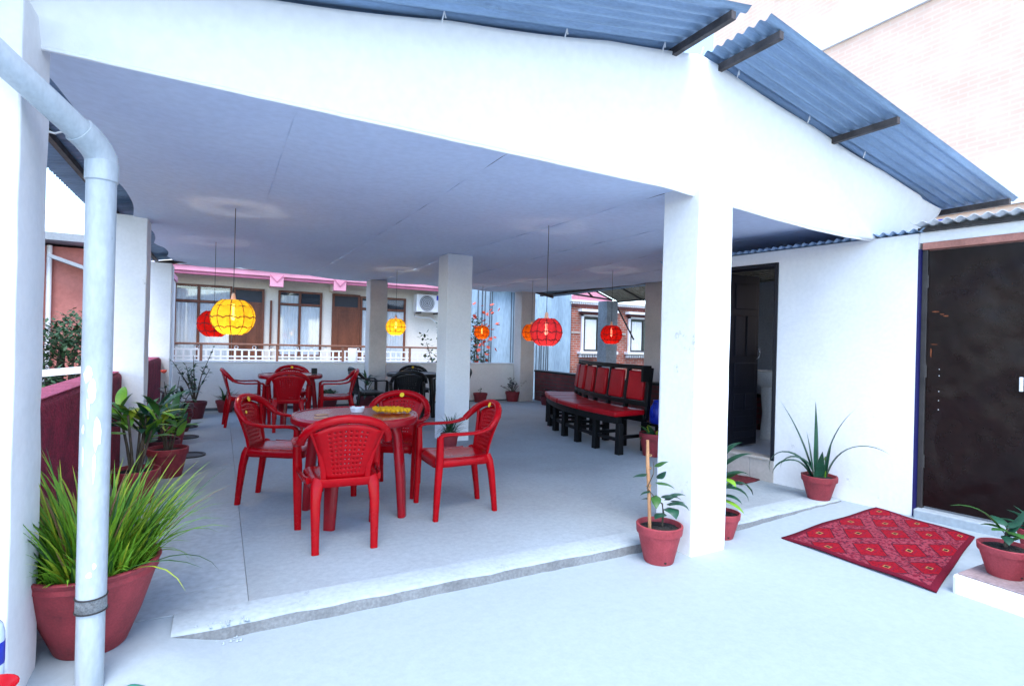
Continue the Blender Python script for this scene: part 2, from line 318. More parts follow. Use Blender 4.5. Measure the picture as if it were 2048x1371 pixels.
# lower courtyard: gently rising to the right wall
KY = 2.74
def slab(x0, x1, y0, y1, fz, nx, ny, th):
    mb = MB(); mb.grid(lambda u, v: (x0+(x1-x0)*u, y0+(y1-y0)*v, fz(x0+(x1-x0)*u, y0+(y1-y0)*v)), nx, ny)
    n = (nx+1)*(ny+1); per = [i for i in range(nx+1)]+[(j+1)*(nx+1)-1 for j in range(1, ny+1)]+[n-1-i for i in range(1, nx+1)]+[(ny-j)*(nx+1) for j in range(1, ny)]
    b = len(mb.v)
    for i in per: p = mb.v[i]; mb.v.append((p[0], p[1], -th))
    for k in range(len(per)): j = (k+1) % len(per); mb.f.append((per[j], per[k], b+k, b+j))
    mb.f.append(tuple(b+k for k in range(len(per)))); return mb
tag(slab(-3.0, 7.0, -5.0, KY+.02, court_z, 40, 30, .5).build('courtyard_ground', 'courtyard', smooth=40), 'pale cement courtyard ground in front of the terrace', kind='structure')
# terrace base and its cement panels
tf = tag(slab(-1.0, 6.75, KY+.03, 10.85, lambda x, y: floor_z(x, y)-.012, 40, 20, .52).build('terrace_floor', 'cement', smooth=40), 'grey cement terrace floor under the roof', kind='structure')
def panel(x0, x1, y0, y1, mat, nx=3, ny=3):
    g = .0016
    o = slab(x0+g, x1-g, y0+g, y1-g, floor_z, nx, ny, .011).build('floor_panel', mat, tf, smooth=40); return o
ys = [2.93, 3.155, 4.62, 6.1, 7.6, 9.1, 10.62]
for i in range(6): panel(-.98, .15, ys[i], ys[i+1], 'cement_panel' if i < 2 else 'cement', 2, 2)
for a, b in ((2.93, 6.6), (6.6, 10.62)): panel(.15, 6.74, a, b, 'cement', 34, 12)
# kerb: worn cement nosing along the step
kb = MB(); kx = [-.16+i*.085 for i in range(58)]
for i, x in enumerate(kx):
    w1, w2, w3 = random.uniform(-1, 1), random.uniform(-1, 1), random.uniform(-1, 1)
    cz = floor_z(x, KY); gz = court_z(x, KY)-.03; e = .006
    kb.v += [(x, 2.928, floor_z(x, KY)+.003), (x, KY+.012+e*w1, cz+.002+.002*w2), (x, KY-.004+e*w1, cz-.010+.003*w3), (x, KY-.014+e*w2, gz), (x, 2.928, gz)]
for i in range(len(kx)-1):
    for k in range(5): a = i*5+k; b = i*5+(k+1) % 5; kb.f.append((a, b, b+5, a+5))
kb.f += [(0, 4, 3, 2, 1), tuple((len(kx)-1)*5+k for k in range(5))]
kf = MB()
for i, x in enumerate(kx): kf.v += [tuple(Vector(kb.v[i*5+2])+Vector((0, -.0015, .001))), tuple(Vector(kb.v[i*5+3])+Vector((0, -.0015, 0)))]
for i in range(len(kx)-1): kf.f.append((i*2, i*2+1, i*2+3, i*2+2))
ko = tag(kb.build('kerb_step', 'kerb', smooth=50), 'worn pale cement step edge between courtyard and terrace', kind='structure')
kf.build('riser', 'kerb_face', ko, smooth=50)  # rough bare riser; shade of the upright face put into its colour

# ================================================================ PAVILION (pillars, roof, purlins)
RX, RZ, SL, RY0, RY1 = 2.62, 3.17, .178, 2.02, 11.0
pav = empty('terrace_pavilion', (2.6, 6, 0), 0, 'open terrace pavilion with white pillars and blue-grey corrugated gable roof', 'pavilion')
def lp(mb): mb.v = [(x-2.6, y-6, z) for x, y, z in mb.v]; return mb
def pillar(x0, x1, y0, y1, z0, z1, mat, label):
    mb = MB(); n = 14
    for i in range(n+1):
        z = z0+(z1-z0)*i/n; r_ = lambda: random.uniform(-.003, .003)
        mb.v += [(x0+r_(), y0+r_(), z), (x1+r_(), y0+r_(), z), (x1+r_(), y1+r_(), z), (x0+r_(), y1+r_(), z)]
    for i in range(n):
        for k in range(4): a = i*4+k; b = i*4+(k+1) % 4; mb.f.append((a, b, b+4, a+4))
    mb.f += [(3, 2, 1, 0), tuple(n*4+k for k in range(4))]
    o = lp(mb).build('pillar', mat, pav, bevel=.008); o['label'] = label; return o
pillar(-.98, -.60, 2.37, 2.70, -.08, 2.42, 'white_wall', 'white front pillar behind the drainpipe and grass pot')
pillar(-.98, -.63, 6.20, 6.52, -.02, 2.40, 'white_wall', 'white pillar in the middle of the red parapet')
pillar(-1.00, -.69, 10.02, 10.5, -.02, 2.40, 'white_wall', 'white corner pillar at far end of red parapet')
pillar(2.70, 3.02, 2.53, 2.85, -.08, 2.40, 'white_wall', 'large white front pillar beside the potted plants')
pillar(2.55, 2.90, 6.55, 6.88, -.02, 2.42, 'white_wall', 'white pillar in the centre of the terrace')
pillar(2.47, 2.80, 10.3, 10.62, -.02, 2.42, 'beige_wall', 'pillar rising from the white back parapet behind black chairs')
pillar(5.74, 6.08, 10.3, 10.62, -.02, 2.42, 'beige_wall', 'pillar at right end of the white back parapet')
pillar(6.49, 6.80, 6.75, 7.25, -.02, 2.42, 'beige_wall', 'pillar behind the red bench')
# corrugated roof sheets, two slopes, open ridge
def sheet(x0, x1, y0, y1):
    n = int(round((y1-y0)/.076))*8
    f = lambda u, v: (x0+(x1-x0)*v, y0+(y1-y0)*u, RZ-SL*abs(x0+(x1-x0)*v-RX)+.012*math.cos(2*math.pi*u*n/8))
    return lp(MB().grid(f, n, 2)).build('roof_sheet', 'metal_sheet', pav, smooth=60)
y = RY0; k = 0
while y < RY1-.2:
    w = .836
    sheet(-1.15, RX-.10, y, min(y+w, RY1)); sheet(RX+.06, 5.85 if y < 3.4 else 6.9, y+.0, min(y+w, RY1)); y += .80; k += 1
for x in (-.95, 2.40, 2.80, 4.04, 5.75, 6.6):
    z = RZ-SL*abs(x-RX)-.045
    lp(MB().bar((x, 3.65 if x > 6 else RY0+.02, z), (x, RY1-.05, z), .034, .045)).build('purlin', 'rust_steel', pav)
for y in (2.75, 6.7, 10.4):
    for s_ in (-1, 1):
        x1 = -.9 if s_ < 0 else 6.6
        lp(MB().bar((RX, y, RZ-.11), (x1, y, RZ-SL*abs(x1-RX)-.11), .05, .06)).build('rafter', 'rust_steel', pav)

# ---- white cloth lining: ceiling strips + front fascia
cl = empty('cloth_canopy', (2.6, 6, 0), 0, 'white cloth lining stretched under the roof with deep white front valance', 'canopy')
seams = [-.60, .30, 1.45, 2.70, 3.62, 4.75, 5.6, 6.42]
def ceil_z(x, y):
    z = 2.40 + .09*(1-max(0, x)/6.5)*sm(7.5, 10.7, y) + .02*math.sin(y*.9+x*.7) + .012*math.sin(x*2.3-y*.6)
    return z
for i in range(len(seams)-1):
    x0, x1 = seams[i], seams[i+1]
    def cf(u, v, x0=x0, x1=x1, i=i):
        y = 2.62+(10.70-2.62)*v; x = x0+(x1-x0)*u
        if i == 0:   # scalloped free left edge tied to the pillars
            e = abs(math.sin(math.pi*(y-2.62)/1.8)); x += (1-u)*(-.15*(1-e)-.07*e)
        if i == len(seams)-2: x += u*(-.20*sm(8.2, 10.7, y))
        z = ceil_z(x, y) - .022*math.sin(math.pi*u) + .004*math.sin(y*9+i)*(1-math.sin(math.pi*u))
        yy = max(2.60, y)
        return (x-2.6, yy-6, z-.03*math.exp(-(y-2.62)*3))
    MB().grid(cf, 12, 60).build('cloth_panel', 'cloth', cl, smooth=70)
    if i: MB().tube([(seams[i]-2.6, 2.7+.2*k-6, ceil_z(seams[i], 2.7+.2*k)-.002+.0015*math.sin(k*1.7+i)) for k in range(40)], .0022, 5).build('seam', 'cloth', cl, smooth=60)
# front fascia: bottom edge sags, top edge follows the gable
bot = [(-1.4, 2.33), (-.6, 2.325), (.5, 2.318), (1.5, 2.31), (2.45, 2.30), (3.0, 2.265), (3.48, 2.232), (3.9, 2.212), (4.4, 2.205), (4.72, 2.215), (5.1, 2.30), (5.65, 2.43)]
def botz(x):
    for (a, za), (b, zb) in zip(bot, bot[1:]):
        if x <= b: return za+(zb-za)*(x-a)/(b-a)
    return bot[-1][1]
def ff(u, v):
    x = -1.4+7.05*u; zb = botz(x); zt = RZ-SL*abs(x-RX)-.03 if x < 5.3 else RZ-SL*abs(x-RX)-.05
    zt -= .012*abs(math.sin(x*3.3)); z = zb+(max(zt, zb+.02)-zb)*v
    y = 2.585-.10*v - .018*math.sin(v*math.pi)*(1+.5*math.sin(x*2.1)) + .006*math.sin(x*7+v*4)*math.sin(v*math.pi)+.010*math.sin(x*1.3+v*2)
    if x > 3.4: # diagonal pull fold toward the wall corner
        dd = (x-4.72)*.55+(z-2.215); y -= .03*math.exp(-(dd/.07)**2)*sm(3.4, 4.2, x)*(1-v)
    return (x-2.6, y-6, z)
MB().grid(ff, 180, 24).build('valance', 'fascia_cloth', cl, smooth=80, solid=.004)
MB().tube([(-1.4+7.05*i/90-2.6, 2.583-6+.010*math.sin((-1.4+7.05*i/90)*1.3), botz(-1.4+7.05*i/90)-.002) for i in range(91)], .008, 6).build('hem', 'fascia_cloth', cl, smooth=60)
for x in (.9, 1.6, 2.3, 2.62, 2.95, 3.7, 4.4): # small ties at the top edge
    z = RZ-SL*abs(x-RX)-.03; MB().tube([(x-2.6, 2.47-6, z-.02), (x-2.6+.008, 2.46-6, z+.03), (x-2.6+.02, 2.47-6, z+.005)], .004, 5).build('tie', 'fascia_cloth', cl)
# loose rope on the left edge
tag(MB().tube([(-.70, 3.65, 2.40), (-.74, 3.68, 2.36), (-.80, 3.72, 2.345), (-.85, 3.75, 2.36), (-.88, 3.78, 2.40)], .006, 6).build('rope', 'fascia_cloth', smooth=60), 'pale rope hanging at left edge of the cloth ceiling', 'rope')

# ================================================================ PARAPETS
def parapet(y0, y1, label):
    e = empty('red_parapet', (-.9, y0, 0), 0, label, 'parapet', 'red parapet lengths along the left side')
    mb = MB(); prof = [(-.10, -.5), (-.10, .90), (-.085, .93), (.075, .93), (.10, .90), (.10, -.5)]
    mb.prism([(x, z) for x, z in prof], y1-y0, 'y', 0); mb.v = [(x, yy, z+random.uniform(-.004, .004)) for x, yy, z in mb.v]
    mb.build('wall', 'red_wall', e, bevel=.02)
    MB().box(-.085, .08, .01, y1-y0-.01, .928, .936).build('coping', 'red_top', e, bevel=.004); return e
parapet(2.72, 6.19, 'rough dark red parapet from the front pillar behind the drainpipe')
parapet(6.53, 10.0, 'rough dark red parapet beyond the second white pillar')
wp = empty('white_parapet', (2.5, 10.68, 0), 0, 'smooth white parapet along the back with balcony building behind', 'parapet')
MB().box(-3.2, 3.28, -.05, .10, -.5, .82).build('wall', 'white_wall', wp, bevel=.012)
MB().box(-3.2, 3.29, -.065, .115, .821, .845).build('coping', 'white_wall', wp, bevel=.004)
MB().box(-3.15, 3.25, -.064, -.051, .0, .05).build('skirting', 'concrete_dark', wp)
bp_ = empty('brick_parapet', (6.25, 8.9, 0), 0, 'low dark red brick parapet behind the bench', 'parapet')
MB().box(-.02, .18, -4.2, 1.60, -.5, .66).build('wall', 'brick_dark', bp_); MB().box(-.03, .19, -4.2, 1.62, .661, .70).build('coping', 'black_wood', bp_, bevel=.005)

# ================================================================ WASHROOM BLOCK (right)
RA = math.atan2(.17, 1.14)
wb = empty('washroom_block', (4.80, 2.26, 0), RA, 'white plastered washroom block with open dark door and brown iron door', 'building')
# local frame: +Y along the wall away from camera, +X into the block
def WX(y): return 0
T = .14
mb = MB(); mb.box(0, T, 0, 1.10, -.1, 2.225); mb.box(0, T, 1.10, 1.72, 2.115, 2.225); mb.box(0, T, 1.72, 2.34, -.1, 2.225); mb.box(0, T, 1.10, 1.72, -.1, .235)
mb.build('wall', 'white_wall', wb)
MB().box(0.0, 1.9, 2.341, 2.45, -.1, 2.225).build('side_wall', 'white_wall', wb)
MB().box(1.901, 1.98, 1.45, 2.55, -.1, 2.3).build('rear_wall', 'tile_grey', wb); MB().box(1.901, 1.98, -.6, 1.449, -.1, 1.3).build('rear_wall', 'tile_grey', wb); MB().box(T+.001, 1.84, 2.31, 2.340, .2, 2.22).build('inner_wall', 'tile_grey', wb)  # low near half leaves an unseen opening, added to light the washroom
MB().box(T+.001, 1.84, .30, .36, .2, 2.22).build('partition', 'tile_grey', wb)
MB().box(T+.001, 1.84, .361, 2.309, .10, .238).build('washroom_floor', 'tile_grey', wb)
# corrugated roof edge on top
n = 200; MB().grid(lambda u, v: (-.05+1.9*v, -.05+2.5*u, 2.245+.013*math.cos(2*math.pi*u*36)+.05*v), 36*8, 2).build('roof_sheet', 'metal_sheet', wb, smooth=60, solid=.003)
# wooden ceiling slats inside
for i in range(9): MB().box(.16+i*.19, .16+i*.19+.13, .37, 2.30, 2.17, 2.19).build('ceiling_slat', 'thatch', wb)
# door frame
MB().box(-.012, T+.01, 1.10, 1.135, .236, 2.114).build('door_frame', 'door_wood', wb, bevel=.003)
MB().box(-.012, T+.01, 1.685, 1.72, .236, 2.114).build('door_frame', 'door_wood', wb, bevel=.003)
MB().box(-.012, T+.01, 1.1355, 1.6845, 2.08, 2.114).build('door_frame', 'door_wood', wb, bevel=.003)
MB().box(-.03, T, 1.136, 1.684, .2365, .258).build('door_sill', 'tile_beige', wb, bevel=.003)
for a, b in ((.86, 1.09), (1.10, 1.335), (1.34, 1.575), (1.58, 1.72)):
    if a > 1: MB().box(-.012, -.001, a+.002, b-.002, .03, .233).build('riser_tile', 'tile_beige', wb, bevel=.002)
# open door leaf hinged on the far jamb, swung inward
dl = MB().box(0, .036, -.47, 0, 0, 1.81).build('door', 'door_wood', wb, bevel=.004, loc=(T+.02, 1.68, .262)); dl.rotation_euler = (0, 0, R(84))
def raised(y0, y1, z0, z1): MB().box(-.010, -.0005, y0, y1, z0, z1).build('door_panel', 'door_wood', dl, bevel=.006)
for y0, y1, z0, z1 in ((-.41, -.07, 1.45, 1.72), (-.41, -.26, .95, 1.38), (-.22, -.07, .95, 1.38), (-.41, -.07, .62, .88), (-.41, -.26, .38, .55), (-.22, -.07, .38, .55), (-.41, -.07, .20, .31), (-.41, -.07, .08, .15)): raised(y0, y1, z0, z1)
for y in (-.44,): MB().tube([(-.002, y, .92), (-.035, y, .94), (-.04, y, .99), (-.035, y, 1.04), (-.002, y, 1.06)], .006, 6).build('door_handle', 'chrome', dl, smooth=60)
# washbasin
sk_ = empty('washbasin', (5.72, 4.20, .24), R(8), 'white washbasin on pedestal inside the dark washroom', 'washbasin')
MB().lathe([(.0, .60), (.10, .60), (.17, .66), (.21, .74), (.22, .79), (.20, .80), (.17, .73), (.10, .68), (.0, .67)], 28).build('basin', 'porcelain', sk_, smooth=40)
MB().sweep([(0, 0, 0), (0, 0, .3), (0, 0, .62)], [(.11, .11), (.085, .085), (.11, .11)], 16).build('pedestal', 'porcelain', sk_, smooth=40)
MB().tube([(.12, 0, .78), (.12, 0, .93), (.08, 0, .96), (.02, 0, .94)], .012, 8).build('tap', 'chrome', sk_, smooth=50)
ms = empty('wall_mirror', (6.38, 4.3, 1.35), RA, 'dim mirror over the washbasin inside the washroom', 'mirror')
MB().box(-.02, 0, -.3, .3, 0, .7).build('frame', 'steel_dark', ms); MB().box(-.024, -.021, -.28, .28, .02, .68).build('glass', 'tile_grey', ms)
# iron door (towards the camera) with lintel, blue strip added for the lens colour fringe, threshold
from mathutils import noise as NZ
idr = MB().box(.062, .085, -1.15, -.055, .10, 2.09).build('iron_door', 'door_iron', wb, bevel=.003)
def dent(u, v):
    y, z = -1.148+1.091*u, .102+1.986*v; e = min(1, 12*min(u, 1-u, v, 1-v)); q = NZ.noise(Vector((y*2.2, z*1.7, 3)))+.6*NZ.noise(Vector((y*4.7+z*2, z*3.9, 8)))+.25*NZ.noise(Vector((y*11, z*9, 1)))
    return (.0545-.012*q*e, y, z)
MB().grid(dent, 50, 90).build('door_sheet', 'door_iron', idr, smooth=80)
idr['label'] = 'dented dark brown iron door'
for z in (.45, 1.15, 1.85): MB().sweep([(.045, -.052, z-.05), (.045, -.052, z+.05)], (.010, .010), 8).build('hinge', 'steel_dark', idr)
MB().box(.03, .05, -.62, -.60, 1.04, 1.14).build('door_handle', 'ac_white', idr, bevel=.003)
for z in (.86, .93, 1.0, 1.12, 1.17): MB().lathe([(.0035, 0), (.0025, .003), (0.0, .004)], 8).build('rivet', 'ac_white', idr, loc=(.048, -.14, z)).rotation_euler = (0, R(-90), 0)
def rust(y, z, w, h):
    pts = [(y+w*random.uniform(.6, 1.1)*math.cos(k*.7), z+h*random.uniform(.6, 1.1)*math.sin(k*.7)) for k in range(9)]
    MB().prism(pts, .002, 'x', .0455).build('rust_mark', 'rust_mark', idr)
for q in ((-.11, 1.612, .026, .006), (-.15, 1.592, .020, .005), (-.175, 1.578, .022, .005), (-.105, 1.36, .03, .004), (-.085, 1.30, .006, .045)): rust(*q)
MB().box(.035, .09, -.054, -.018, .06, 2.095).build('iron_frame', 'steel_dark', wb, bevel=.003)
MB().box(.0, .09, -.0175, -.0005, .02, 2.10).build('fringe_strip', 'blue_edge', wb)
MB().box(.02, .30, -1.4, -.02, 2.096, 2.15).build('lintel', 'salmon', wb, bevel=.006)
MB().box(.03, .30, -1.4, -.0005, 2.1505, 2.235).build('lintel_band', 'white_wall', wb, bevel=.004)
MB().box(-.04, .25, -1.4, -.02, -.1, .085).build('threshold', 'kerb', wb, bevel=.01)
MB().box(.10, 1.84, -1.5, -.06, -.05, .04).build('room_floor', 'tile_grey', wb)
# pale lean-to sheet over the iron door
MB().grid(lambda u, v: (-.13+.9*v, -1.6+1.62*u, 2.285-.02*v+.011*math.cos(2*math.pi*u*21)), 21*8, 2).build('lean_to_sheet', 'pale_sheet', wb, smooth=60, solid=.003)
MB().box(-.02, .03, -1.58, .0, 2.237, 2.262).build('lean_to_batten', 'steel_dark', wb)
tag(MB().box(-.07, .07, -.05, .05, 0, .035).build('blue_tarp_fold', 'blue_plastic', bevel=.012, loc=(5.10, 2.22, 2.325)), 'small folded blue plastic on the roof corner above the iron door', 'tarp')

# plinth at right bottom
pl = empty('plinth', (3.62, 1.50, 0), 0, 'low white plinth with worn pinkish top at right edge', 'plinth')
MB().box(0, 1.15, -1.2, 0, -.1, .068).build('base', 'white_wall', pl, bevel=.018)
MB().box(.02, 1.13, -1.19, -.02, .0685, .078).build('top', 'plinth_top', pl, bevel=.004)
MB().box(.0, .5, -1.5, -.42, .0785, .34).build('upper_block', 'white_wall', pl, bevel=.018)

# ================================================================ NEIGHBOURING BUILDINGS
# --- balcony building with pink fascia (facade y = 16.5, balcony edge y = 15)
FY = 15.72; FK = FY/16.5
hb = empty('balcony_house', (2.5, 15, -3), 0, 'cream house with pink fascia, brown doors and a railed balcony', 'house')
def H_(mb): mb.v = [(x-2.5, y-15, z+3) for x, y, z in mb.v]; return mb
H_(MB().box(-4.5, 7.4, FY, FY+.7, -3, 3.4)).build('wall', 'cream_wall', hb)
H_(MB().box(-4.5, 7.2, 15.05, FY-.001, 2.86, 3.0)).build('balcony_ceiling', 'cream_wall', hb)
H_(MB().box(-4.5, 7.2, 14.90, 15.049, 2.73, 2.80)).build('fascia', 'pink_deep', hb, bevel=.008)
H_(MB().box(-4.5, 7.2, 14.86, 15.049, 2.801, 2.93)).build('fascia', 'pink_paint', hb, bevel=.012)
H_(MB().box(-4.5, 7.2, 14.82, 15.1, 2.931, 2.98)).build('coping', 'white_paint', hb, bevel=.008)
H_(MB().box(-4.5, 7.2, 15.0, FY-.001, -.35, -.1)).build('balcony_slab', 'cream_wall', hb)
H_(MB().box(5.8, 7.2, 14.95, 15.1, -.099, .95)).build('balcony_wall', 'cream_wall', hb)
for x in (-3.4, 1.22, 2.76):
    H_(MB().prism([(x-.16, 2.80), (x+.16, 2.80), (x+.155, 2.55), (x-.155, 2.55)], .20, 'y', 14.83)).build('corbel', 'pink_paint', hb, bevel=.01)
    H_(MB().box(x-.13, x+.13, 15.05, FY-.001, 2.58, 2.859)).build('beam', 'cream_wall', hb)
    H_(MB().prism([(x-.16, 2.86), (x, 2.68), (x+.16, 2.86), (x+.16, 2.83), (x, 2.65), (x-.16, 2.83)], .01, 'y', 14.815)).build('moulding', 'pink_deep', hb)
def framebars(x0, x1, z0, z1, xs, zs, y, t=.055, d=.07):
    mb = MB(); mb.box(x0, x0+t, y-d, y, z0, z1); mb.box(x1-t, x1, y-d, y, z0, z1); mb.box(x0+t, x1-t, y-d, y, z1-t, z1); mb.box(x0+t, x1-t, y-d, y, z0, z0+t)
    for x in xs: mb.box(x-t/2, x+t/2, y-d+.003, y, z0+t, z1-t)
    for z in zs: mb.box(x0+t, x1-t, y-d+.006, y, z-t/2, z+t/2)
    return mb
def fz(z): return 1.29+(z-1.29)*FK
def house_window(x0, x1, z0, z1, xs, zs):
    x0 *= FK; x1 *= FK; xs = [q*FK for q in xs]; z0 = fz(z0); z1 = fz(z1); zs = [fz(q) for q in zs]
    w = H_(framebars(x0, x1, z0, z1, xs, zs, FY)).build('window', 'brown_wood', hb, bevel=.004)
    cols = [x0]+xs+[x1]; rows = [z0]+zs+[z1]
    for a, b in zip(cols, cols[1:]):
        for c_, d in zip(rows, rows[1:]):
            H_(MB().box(a+.04, b-.04, FY-.038, FY-.034, c_+.04, d-.04)).build('pane', 'pane_glass', w)
            H_(MB().box(a+.03, b-.03, FY-.007, FY-.004, c_+.03, d-.03)).build('dark_interior', 'dark_room', w)
            if c_ < 2.1 or random.random() < .7:
                top = d-.04 if c_ < 2.1 else d-.12
                H_(MB().grid(lambda u, v: (a+.035+(b-a-.07)*u, FY-.018+.007*math.sin(u*(b-a)*70), c_+.035+(top-c_-.035)*v), 40, 1)).build('curtain', 'curtain', w, smooth=80)
house_window(-1.08, .26, .05, 2.62, [-.52], [2.18])
house_window(1.40, 2.57, .75, 2.60, [1.97], [2.22])
house_window(3.66, 4.10, .75, 2.57, [], [2.2])
house_window(4.40, 5.05, .05, 2.58, [], [2.2])
def house_door(x0, x1, label):
    x0 *= FK; x1 *= FK
    d = H_(framebars(x0, x1, -.09, 2.54, [], [2.15], FY, .06)).build('door', 'brown_wood', hb, bevel=.004); d['label'] = label
    H_(MB().box(x0+.06, x1-.06, FY-.05, FY-.01, -.09, 2.12)).build('leaf', 'brown_wood', d)
    for z0, z1 in ((.1, .95), (1.1, 2.0)): H_(MB().box(x0+.17, x1-.17, FY-.062, FY-.051, z0, z1)).build('door_panel', 'brown_wood', d, bevel=.01)
    H_(MB().box(x0+.06, x1-.06, FY-.035, FY-.03, 2.18, 2.48)).build('pane', 'dark_room', d)
    H_(MB().bar((x1-.14, FY-.08, .95), (x1-.14, FY-.08, 1.1), .025, .025)).build('door_handle', 'steel_dark', d)
house_door(.275, 1.05, 'brown balcony door behind the big yellow lantern'); house_door(2.85, 3.65, 'brown balcony door beside the back pillar')
for x in (-.62, 2.05, 4.62):
    l_ = H_(MB().lathe([(.0, 2.80), (.13, 2.80), (.15, 2.82), (.15, 2.858)], 20, (x*.97, 15.4, 0))).build('ceiling_lamp', 'steel_dark', hb, smooth=40)
H_(MB().bar((1.16, FY-.06, -.09), (1.16, FY-.06, 2.25), .05, .05)).build('wall_pipe', 'brown_wood', hb)
# balcony railing
rl = empty('balcony_railing', (2.5, 15, -.1), 0, 'white balcony railing with brown handrail on the cream house', 'railing')
def L_(mb): mb.v = [(x-2.5, y-15, z+.1) for x, y, z in mb.v]; return mb
L_(MB().box(-2.2, 5.8, 14.96, 15.03, 1.065, 1.115)).build('handrail', 'rail_brown', rl, bevel=.012)
for z in (.955, .79, .70, .05): L_(MB().box(-2.2, 5.8, 14.985, 15.01, z-.018, z+.018)).build('rail_bar', 'white_paint', rl)
for x in (-2.1, -.40, 1.28, 2.9, 4.75, 5.7): L_(MB().box(x-.03, x+.03, 14.975, 15.02, -.1, 1.064)).build('post', 'rail_brown', rl)
b0 = None; x = -2.0
while x < 5.65:
    if b0 is None: b0 = MB().box(-.021, .021, -.010, .010, 0, .94).build('baluster', 'white_paint', rl, loc=(x-2.5, 0, .12))
    else: share(b0, rl, (x-2.5, 0, .12))
    x += .155
r0 = None
for x in (.35, .75, 1.15, 1.75, 2.1, 2.45, -.9, -.5, 3.3, 4.0):
    if r0 is None: r0 = MB().tube([(.04*math.cos(a*math.pi/8), 0, .04*math.sin(a*math.pi/8)) for a in range(17)], .011, 6).build('ring', 'white_paint', rl, smooth=60, loc=(x-2.5, 0, 1.115))
    else: share(r0, rl, (x-2.5, 0, 1.115))
tag(MB().grid(lambda u, v: (3.02+.22*u, 14.93-.02*math.sin(v*2), .62+.42*v+.03*math.sin(u*9)*(1-v)), 10, 8).build('white_towel', 'white_paint', smooth=60, solid=.01), 'small white towel hung over the balcony railing', 'towel')
ac = empty('air_conditioner', (5.40, FY-.33, 2.13), 0, 'white outdoor air conditioner unit on the cream wall', 'air conditioner')
MB().box(-.40, .40, -.16, .16, 0, .52).build('casing', 'ac_white', ac, bevel=.02)
MB().lathe([(0, 0), (.205, 0), (.215, .012), (.225, .012), (.225, -.004)], 28).build('fan_disc', 'ac_grille', ac, smooth=40, loc=(-.09, -.165, .26)).rotation_euler = (R(90), 0, 0)
for r_ in (.05, .10, .15, .20):
    MB().tube([(r_*math.cos(a*math.pi/12), r_*math.sin(a*math.pi/12), 0) for a in range(25)], .005, 5).build('grille_ring', 'ac_white', ac, smooth=60, loc=(-.09, -.182, .26)).rotation_euler = (R(90), 0, 0)
MB().box(.20, .36, -.164, -.1605, .36, .50).build('energy_label', 'blue_plastic', ac)
for x in (-.28, .28): MB().box(x-.02, x+.02, -.18, .30, -.04, -.001).build('bracket', 'steel_dark', ac)
MB().tube([(-.38, .0, .02), (-.42, -.02, -.12), (-.2, .05, -.16), (.1, .1, -.14), (.35, .15, -.30), (.62, .2, -.52)], .02, 6).build('hose', 'ac_white', ac, smooth=60)

# --- bare concrete building
cb_ = empty('concrete_building', (8.2, 15, -3), 0, 'unfinished grey-blue concrete building with dark vertical streaks', 'building')
def K_(mb): mb.v = [(x-8.2, y-15, z+3) for x, y, z in mb.v]; return mb
K_(MB().box(6.35, 9.9, 14.5, 17, -3, 5.0)).build('wall', 'concrete_blue', cb_)
for i, x in enumerate((6.62, 6.74, 6.83, 6.98, 7.05, 7.72, 7.80, 8.02, 8.06, 8.12, 8.62, 8.72, 8.80, 8.88, 8.97, 9.05)):
    z0 = random.uniform(-.5, .3) if i > 9 else -.3; z1 = 1.25 if i > 9 else random.uniform(2.8, 4.2)
    K_(MB().bar((x, 14.47, z0), (x+random.uniform(-.03, .03), 14.47, z1), .022 if i != 8 else .05, .022)).build('rebar', 'concrete_dark', cb_)
K_(MB().box(7.95, 8.16, 14.44, 14.499, -.5, 3.9)).build('pilaster', 'column_grey', cb_)
K_(MB().box(7.0, 7.9, 14.2, 14.49, 2.93, 3.15)).build('blue_board', 'blue_edge', cb_)
# --- brick house with white sills
bh = empty('brick_house', (12, 15, -3), 0, 'red brick house with white window ledges and dentil bands', 'house')
def B_(mb): mb.v = [(x-12, y-15, z+3) for x, y, z in mb.v]; return mb
B_(MB().box(9.95, 16, 14.55, 19, -3, 2.52)).build('wall', 'brick', bh)
B_(MB().box(9.9, 16, 14.46, 14.70, 2.521, 2.60)).build('dentil_band', 'brick_dark', bh)
B_(MB().box(9.85, 16, 14.40, 14.70, 2.671, 2.73)).build('cornice', 'white_paint', bh)
d0 = None
for i in range(44):
    x = 9.95+i*.085
    if d0 is None: d0 = MB().box(-.022, .022, -.05, .05, -.033, .033).build('dentil', 'white_paint', bh, loc=(x-12, -.52, 5.636))
    else: share(d0, bh, (x-12, -.52, 5.636))
B_(MB().prism([(10.2, 2.74), (12.6, 2.74), (11.4, 3.35)], .2, 'y', 15.5)).build('gable', 'pink_paint', bh)
